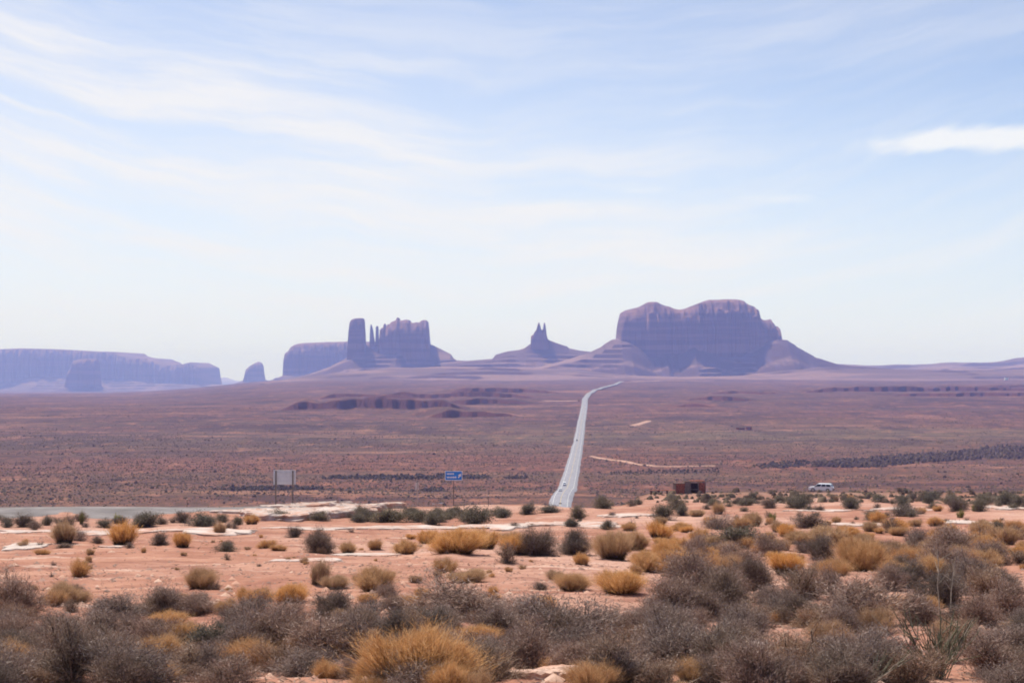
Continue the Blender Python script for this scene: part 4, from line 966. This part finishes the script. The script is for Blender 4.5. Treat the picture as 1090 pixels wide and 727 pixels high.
yy = rng.uniform(150, 480, N); XX = rng.uniform(-0.45, 0.45, N) * yy; rx2 = np.interp(yy, rp[1], rp[0]); k2 = np.abs(XX - rx2) > 10
XY = np.stack([XX, yy], -1)[k2]; wd_ = rng.lognormal(math.log(0.8), 0.35, len(XY)); blobs('slope_scrub', XY, wd_, wd_ * rng.uniform(0.4, 0.65, len(XY)), M_SCRUB, 'low scrub dotted over the slope beyond the crest', 'scrub')
def belt(poly, n, s0, s1, label):
    from mathutils.geometry import intersect_point_line
    P = np.array(poly, float); pts = []
    n = int(n * 1.7)
    while len(pts) < n:
        a, b = random.uniform(P[:, 0].min(), P[:, 0].max()), random.uniform(P[:, 1].min(), P[:, 1].max()); ins = False
        for i in range(len(P)):
            (x1, y1), (x2, y2) = P[i], P[i - 1]
            if (y1 > b) != (y2 > b) and a < (x2 - x1) * (b - y1) / (y2 - y1) + x1: ins = not ins
        if ins: pts.append(at(a, b))
    XY = np.array(pts); r = np.random.default_rng(n); wd = r.uniform(s0 * 0.6, s1, len(XY))
    blobs('distant_thicket', XY, wd, wd * r.uniform(0.35, 0.95, len(XY)), M_BELT, label, 'thicket')
belt([(862,497),(868,492),(905,489),(960,485),(1010,482),(1058,475),(1110,475),(1110,490),(1060,488),(990,492),(930,498)], 1500, 2.0, 4.5, 'broad dark thicket belt on the valley floor at far right')
belt([(800,496),(830,492),(862,490),(866,494),(840,498),(810,499)], 130, 1.5, 3.5, 'short dark thicket left of the broad thicket belt')
belt([(648,502),(700,500.5),(765,499),(765,503),(700,504),(650,505)], 150, 1.0, 2.2, 'thin dark thicket line just right of the highway')
belt([(228,521),(250,519),(290,518),(345,519),(345,521.5),(250,522.5)], 220, 1.2, 2.8, 'dark thicket line behind the grey signboard')
belt([(340,508),(400,506.5),(470,506),(520,507),(525,509.5),(440,510.5),(345,510.5)], 360, 1.5, 3.2, 'dark thicket line behind the blue sign')
belt([(447,522),(458,519),(472,520),(474,522.5),(455,523.5)], 60, 1.2, 2.4, 'small dark thicket left of the blue sign post')
belt([(535,508),(560,507),(565,509),(540,510)], 40, 1.5, 2.6, 'tiny dark thicket between the blue sign and the highway')

# ------------------------------------------------------------------ signs
M_ALU = mat('dull_sign_aluminium', (0.58, 0.58, 0.62), 0.6, 0.06, 2.0, metal=0.0)
M_POST = mat('weathered_post', (0.16, 0.13, 0.12), 0.85, 0.2, 5)
M_BLUE = mat('blue_sign_face', (0.022, 0.20, 0.66), 0.5, 0.08, 3)
M_WHITE = mat('white_sign_marks', (0.80, 0.81, 0.82), 0.5, 0.04, 3)
def sign_root(name, px, D, label, rz=0.0, cat='sign'):
    x = wx(px, D); return tag(empty(name, (x, D, Tz(x, D)), rz), label, cat)
D = 133; e = sign_root('signboard', 303.3, D, 'large grey signboard seen from behind on two posts by the road'); zb = e.location.z
s = D / F; top, bot = wz(500.2, D) - zb, wz(515.6, D) - zb; wd = 23.5 * s
p = MB(); p.box((0, 0, (top + bot) / 2), (wd, 0.03, top - bot)); p.build('panel', M_ALU, e, 0.006)
for q in (-1, 1):
    p = MB(); p.box((q * 9.0 * s, 0.0 - 0.075, top / 2 - 0.1), (0.11, 0.10, top + 0.1)); p.build('post', M_POST, e, 0.008)
for h in (0.2, 0.5, 0.8):
    p = MB(); p.box((0, -0.045, bot + (top - bot) * h), (wd * 0.96, 0.045, 0.055)); p.build('brace', M_ALU, e, 0.004)
D = 136; e = sign_root('blue_sign', 483, D, 'small blue road sign with white lines and arrow on one post'); zb = e.location.z
s = D / F; top, bot = wz(501.2, D) - zb, wz(511.2, D) - zb; wd = 18.4 * s; hgt = top - bot; cz = (top + bot) / 2
p = MB(); p.box((0, 0, cz), (wd, 0.02, hgt)); pan = p.build('panel', M_WHITE, e, 0.004)
p = MB(); p.box((0, -0.013, cz), (wd - 0.09, 0.008, hgt - 0.09)); p.build('blue_face', M_BLUE, pan)
mk = MB()
def letters(x0, x1, z, h, n):
    st_ = (x1 - x0) / n
    for i in range(n): mk.box((x0 + (i + 0.5) * st_, -0.021, z), (st_ * 0.72, 0.006, h * (0.8 + 0.2 * (i % 2))))
letters(-0.40 * wd, 0.02 * wd, cz + 0.20 * hgt, 0.15 * hgt, 6); mk.build('lettering', M_WHITE, pan); mk = MB(); letters(-0.40 * wd, 0.16 * wd, cz - 0.17 * hgt, 0.16 * hgt, 8)
mk.build('lettering', M_WHITE, pan); mk = MB()
a0 = (0.27 * wd, cz - 0.22 * hgt); a1 = (0.40 * wd, cz + 0.18 * hgt)
dxx, dzz = a1[0] - a0[0], a1[1] - a0[1]; L = math.hypot(dxx, dzz); nx_, nz_ = -dzz / L, dxx / L
def flat(pts): 
    b = len(mk.v); n = len(pts); mk.add([(q[0], -0.024, q[1]) for q in pts] + [(q[0], -0.018, q[1]) for q in pts], [tuple(range(n)), tuple(range(2 * n - 1, n - 1, -1))] + [(i, (i + 1) % n, n + (i + 1) % n, n + i) for i in range(n)])
tw = 0.05
flat([(a0[0] - nx_ * tw, a0[1] - nz_ * tw), (a0[0] + nx_ * tw, a0[1] + nz_ * tw), (a0[0] + dxx * 0.55 + nx_ * tw, a0[1] + dzz * 0.55 + nz_ * tw), (a0[0] + dxx * 0.55 - nx_ * tw, a0[1] + dzz * 0.55 - nz_ * tw)])
flat([(a0[0] + dxx * 0.5 + nx_ * 0.16, a0[1] + dzz * 0.5 + nz_ * 0.16), (a1[0] + dxx * 0.12, a1[1] + dzz * 0.12), (a0[0] + dxx * 0.5 - nx_ * 0.16, a0[1] + dzz * 0.5 - nz_ * 0.16)])
mk.build('arrow', M_WHITE, pan)
p = MB(); p.box((0, 0.055, (top - 0.1) / 2 - 0.1), (0.09, 0.07, top - 0.1)); p.build('post', M_POST, e, 0.006)
D = 140; e = sign_root('small_sign', 444.5, D, 'faint small road sign on a thin pale post left of the blue sign', 1.15); zb = e.location.z
top = wz(513.5, D) - zb
p = MB(); p.box((0, 0, top / 2), (0.07, 0.07, top)); p.build('post', mat('pale_post', (0.45, 0.40, 0.38)), e, 0.006)
p = MB(); p.box((0, 0.05, top - 0.36), (0.62, 0.02, 0.70)); p.build('panel', M_ALU, e, 0.004)
for px, lb in ((520, 'thin roadside marker post nearest the blue sign'), (200, 'thin roadside marker post beside the pavement on the left')):
    x = wx(px, 131); e = tag(empty('marker_post', (x, 131, Tz(x, 131))), lb, 'marker post', 'roadside marker posts')
    p = MB(); p.box((0, 0, 0.5), (0.06, 0.03, 1.2)); p.build('post', M_POST, e)
    p = MB(); p.box((0, -0.022, 0.95), (0.05, 0.008, 0.12)); p.build('reflector', M_WHITE, e)

# ------------------------------------------------------------------ vendor stall
M_PLANK = mat('red_brown_planks', (0.31, 0.100, 0.060), 0.9, 0.35, 4, bump=0.4)
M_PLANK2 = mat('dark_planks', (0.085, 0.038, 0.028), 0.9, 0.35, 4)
M_GREYW = mat('grey_weathered_wood', (0.19, 0.14, 0.12), 0.9, 0.3, 4)
D = 292; x0 = wx(734, D); zg = Tz(x0, D); e = tag(empty('vendor_stall', (x0, D, zg), 0.08), 'dark red plank roadside stall on the slope right of the highway', 'stall')
s = D / F
def pxs(a): return (a - 734) * s
hL, hR = 10.6 * s, 13.0 * s
def planks(nm, xa, xb, z0, z1, y, m, n):
    p = MB(); w_ = (xb - xa) / n
    for i in range(n): p.box((xa + (i + 0.5) * w_, y + random.uniform(-0.01, 0.01), (z0 + z1) / 2 + random.uniform(-0.03, 0.03)), (w_ * 0.96, 0.05, z1 - z0))
    return p.build(nm, m, e)
planks('wall', pxs(718.5), pxs(728.5), -0.1, hL, 0.0, M_PLANK, 9)
planks('wall', pxs(743), pxs(750.5), -0.1, hR - 0.25, 0.1, M_PLANK, 7)
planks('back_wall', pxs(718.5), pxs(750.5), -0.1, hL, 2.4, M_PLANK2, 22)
p = MB()
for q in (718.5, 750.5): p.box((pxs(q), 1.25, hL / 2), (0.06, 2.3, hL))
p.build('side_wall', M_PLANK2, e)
for q, hh, yy_ in ((718.5, hL + .1, -0.08), (728.8, hR + .15, -0.08), (734.5, hR + .1, -0.08), (743, hR + .15, -0.08), (750.5, hR, -0.08)):
    p = MB(); p.box((pxs(q), yy_, hh / 2), (0.16, 0.14, hh)); p.build('post', M_GREYW, e, 0.01)
p = MB(); p.box((pxs(731.6), 0.0, hR / 2), (4.6 * s, 0.05, hR)); p.build('panel', M_GREYW, e)
p = MB(); p.box((pxs(723.5), 1.2, hL + 0.05), (11 * s, 2.8, 0.08)); p.box((pxs(739.5), 1.25, hR - 0.05), (22.5 * s, 2.7, 0.09)); p.build('roof', M_PLANK2, e)
p = MB(); p.box((pxs(739), -0.05, 0.9), (8 * s, 0.5, 0.08)); p.build('counter', M_GREYW, e)
p = MB()
for i in range(9): p.box((pxs(736 + i * 1.7), 1.2, hR + 0.12), (0.10, 2.9, 0.10))
p.build('rafter', M_PLANK, e)
xt = wx(704, D); e = tag(empty('display_table', (xt, D - 2, Tz(xt, D - 2)), 0.05), 'long low plank table beside the dark red stall', 'table')
p = MB(); p.box((0, 0, 0.82), (27 * s, 0.9, 0.10)); p.build('table_top', M_PLANK, e, 0.01)
for q in (-2.4, -0.8, 0.9, 2.4):
    p = MB(); p.box((q, 0, 0.35), (0.28, 0.75, 0.86)); p.build('leg', M_PLANK2, e)

# ------------------------------------------------------------------ vehicles
M_PAINT = mat('white_car_paint', (0.78, 0.79, 0.82), 0.28, 0.03, 1.0, spec=0.5)
M_GLASS = mat('dark_car_glass', (0.012, 0.014, 0.020), 0.08, 0.1, 1.0, spec=0.6)
M_TYRE = mat('tyre_rubber', (0.022, 0.021, 0.021), 0.85, 0.2, 8)
M_RIM = mat('alloy_rim', (0.45, 0.45, 0.47), 0.35, 0.1, 6, metal=0.8)
M_TRIM = mat('dark_trim', (0.035, 0.030, 0.032), 0.7, 0.1, 4)
M_LAMP = mat('lamp_lens', (0.75, 0.74, 0.70), 0.15, 0.05, 4)
M_TAIL = mat('tail_lens', (0.30, 0.015, 0.012), 0.2, 0.05, 4)
M_SLATE = mat('dark_car_paint', (0.05, 0.055, 0.07), 0.3, 0.05, 1, spec=0.5)
def car(name, loc, rz, label, paint_m, L=4.9, Wd=1.92, H=1.82, hood=True, group=None):
    """faces -x before turning"""
    e = tag(empty(name, loc, rz), label, 'car', group); k = L / 4.9; g = 0.32
    def sect(prof_, y): return [(a * k, y, b * H / 1.82) for a, b in prof_]
    low = [(-2.42, 0.48), (-2.45, 0.72), (-2.36, 0.95), (-1.30, 1.10), (2.30, 1.12), (2.44, 0.95), (2.44, 0.52), (2.2, 0.36), (-2.2, 0.36)]
    if not hood: low = [(-2.40, 0.48), (-2.44, 0.80), (-2.34, 1.0), (-1.95, 1.12), (2.36, 1.14), (2.44, 0.95), (2.44, 0.52), (2.2, 0.36), (-2.2, 0.36)]
    p = MB(); h = Wd / 2
    p.loft([[(a * 0.985, y * 0.93, b) for a, y, b in sect(low, -h)], sect(low, -h * 0.97 * 0.985 / 0.985), sect(low, h * 0.97), [(a * 0.985, y, b) for a, y, b in sect(low, h)]])
    p.build('body', paint_m, e, 0.02)
    c0, c1, c2, c3 = ((-1.28, -0.62, 1.95, 2.32) if hood else (-1.95, -1.35, 2.15, 2.36))
    top_, bz = 1.80 * H / 1.82, 1.10 * H / 1.82
    hh = h * 0.95; ht_ = h * 0.80
    cab = MB(); cab.loft([[(c0 * k, -hh, bz), (c0 * k, hh, bz), (c3 * k, hh, bz), (c3 * k, -hh, bz)], [(c1 * k, -ht_, top_ - .05), (c1 * k, ht_, top_ - .05), (c2 * k, ht_, top_ - .05), (c2 * k, -ht_, top_ - .05)], [((c1 + .12) * k, -ht_ * .93, top_), ((c1 + .12) * k, ht_ * .93, top_), ((c2 - .1) * k, ht_ * .93, top_), ((c2 - .1) * k, -ht_ * .93, top_)]])
    cb = cab.build('cabin', paint_m, e, 0.025)
    def wpt(fx, fz, sd_):
        xb = c0 + (c3 - c0) * fx; xt_ = c1 + (c2 - c1) * fx; yb, yt = hh, ht_; x_ = xb + (xt_ - xb) * fz; y_ = yb + (yt - yb) * fz
        return (x_ * k, sd_ * (y_ + 0.012), bz + (top_ - .05 - bz) * fz)
    for sd_ in (-1, 1):
        for fa, fb in ((0.05, 0.34), (0.385, 0.64), (0.68, 0.95)):
            q = MB(); q1 = [wpt(fa, 0.10, sd_), wpt(fb, 0.10, sd_), wpt(fb, 0.88, sd_), wpt(fa, 0.88, sd_)]
            q.loft([q1, [(a, b - sd_ * 0.03, c) for a, b, c in q1]]); q.build('window', M_GLASS, cb)
    for xa, xb, nm in ((c0, c1, 'windscreen'), (c3, c2, 'rear_window')):
        q = MB(); sg = -1 if nm == 'windscreen' else 1
        def ep(f, y): return ((xa + (xb - xa) * f) * k + sg * 0.015, y, bz + (top_ - .05 - bz) * f)
        q1 = [ep(0.1, -hh * .88), ep(0.1, hh * .88), ep(0.88, ht_ * .9), ep(0.88, -ht_ * .9)]; q.loft([q1, [(a - sg * 0.03, b, c) for a, b, c in q1]]); q.build(nm, M_GLASS, cb)
    for a in (-1.5, 1.48):
        for sd_ in (-1, 1):
            y1 = sd_ * (h - 0.16); y2 = sd_ * (h + 0.03); wr = 0.38
            we = empty('wheel', (0, 0, 0)); we.parent = e
            q = MB(); q.tube((a * k, y1, wr), (a * k, y2, wr), wr, n=20); q.build('tyre', M_TYRE, we, 0.015)
            q = MB(); q.tube((a * k, y2 - sd_ * 0.01, wr), (a * k, y2 + sd_ * 0.015, wr), 0.24, n=16); q.build('rim', M_RIM, we)
    for sd_ in (-1, 1):
        q = MB(); q.box((-2.41 * k, sd_ * h * 0.70, 0.80 * H / 1.82), (0.12, 0.34, 0.16)); q.build('headlight', M_LAMP, e, 0.02)
        q = MB(); q.box((2.43 * k, sd_ * h * 0.84, 0.92 * H / 1.82), (0.08, 0.18, 0.34)); q.build('tail_light', M_TAIL, e, 0.02)
        q = MB(); q.box((-1.0 * k, sd_ * (h + 0.10), 1.18 * H / 1.82), (0.14, 0.2, 0.15)); q.build('mirror', M_TRIM, e, 0.02)
    for a in (-2.43, 2.45):
        q = MB(); q.box((a * k, 0, 0.50), (0.14, Wd * 0.92, 0.22)); q.build('bumper', M_TRIM, e, 0.02)
    q = MB(); q.box((0, 0, 0.34), (4.2 * k, Wd * 0.8, 0.14)); q.build('underbody', M_TRIM, e)
    return e
D = 300; x = wx(873.5, D)
car('parked_car', (x, D, Tz(x, D) + 0.25), math.radians(-24), 'white car with dark rear windows parked on the scrubby slope at right', M_PAINT, 5.1, 1.95, 1.72)
GC = 'cars driving on the highway'
def road_at(y, off):
    cx, cy, z, nx, ny = rp; i = int(np.argmin(np.abs(cy - y) + (cx < -40) * 1e6)); t = math.atan2(cy[i + 1] - cy[i - 1], cx[i + 1] - cx[i - 1])
    return (cx[i] + nx[i] * off, cy[i] + ny[i] * off, z[i] + 0.05), t
(l1, t1), (l2, t2), (l3, t3) = road_at(at(599, 518.5)[1], -2.3), road_at(at(597, 523.5)[1], -2.5), road_at(at(614, 470)[1], -2.0)
car('driving_car', l1, t1, 'white van farther along of the pair on the highway', M_PAINT, 5.4, 2.05, 2.3, False, GC)
car('driving_car', l2, t2, 'white car closer of the pair at the bottom of the highway', M_PAINT, 4.8, 1.9, 1.75, True, GC)
car('driving_car', l3, t3, 'dark car alone far up the straight highway', M_SLATE, 4.7, 1.85, 1.6, True, GC)

# far homestead on the valley floor
xh, yh = at(792, 457.5); e = tag(empty('homestead', (xh, yh, Tz(xh, yh)), 0.15), 'tiny dark homestead far out on the right valley floor', 'house'); s = yh / F
p = MB(); p.box((-4.0 * s, 0, 1.4), (8 * s, 7, 2.8)); p.box((5.5 * s, 2, 1.9), (5 * s, 6, 3.8)); p.build('wall', M_PLANK, e)
p = MB(); p.box((-4.0 * s, 0, 2.95), (8.6 * s, 7.6, 0.3)); p.box((5.5 * s, 2, 3.95), (5.6 * s, 6.6, 0.3)); p.build('roof', M_PLANK2, e)
p = MB(); p.box((-5 * s, -3.55, 1.5), (1.4 * s, 0.1, 1.2)); p.box((-1.5 * s, -3.55, 1.5), (1.4 * s, 0.1, 1.2)); p.build('window', M_GLASS, e)
p = MB(); p.box((5.5 * s, -1.05, 1.1), (1.0 * s, 0.1, 2.2)); p.build('door', M_GREYW, e)
xh, yh = at(1071, 404.5); yh = min(yh, 6500); xh = wx(1071, yh); e = tag(empty('white_building', (xh, yh, Tz(xh, yh))), 'white speck of a building near the right horizon', 'building')
p = MB(); p.box((0, 0, 5), (14, 10, 11)); p.build('wall', M_WHITE, e)
p = MB(); p.box((0, 0, 10.8), (15, 11, 0.6)); p.build('roof', M_GREYW, e)

# ------------------------------------------------------------------ desert haze
hz = MB(); S = 36000
zmin = float(v[:, 2].min()) - 1.0; zmax = wz(318.5, 7600) + 60
hz.box((0, 0, (zmin + zmax) / 2), (2 * S, 2 * S, zmax - zmin))
HM = bpy.data.materials.new('desert_haze'); HM.use_nodes = True; t = NT(HM.node_tree); t.n.clear()
o = t.node('ShaderNodeOutputMaterial'); pv = t.node('ShaderNodeVolumePrincipled'); t.l.new(pv.outputs[0], o.inputs['Volume'])
pv.inputs['Density'].default_value = 0.82e-4
pv.inputs['Color'].default_value = (0.33, 0.415, 1.0, 1)
pv.inputs['Absorption Color'].default_value = (0.80, 0.88, 1, 1)
pv.inputs['Anisotropy'].default_value = 0.0
ho = hz.build('haze', HM); tag(ho, 'thin blue desert haze filling the valley', 'haze', None, 'stuff')
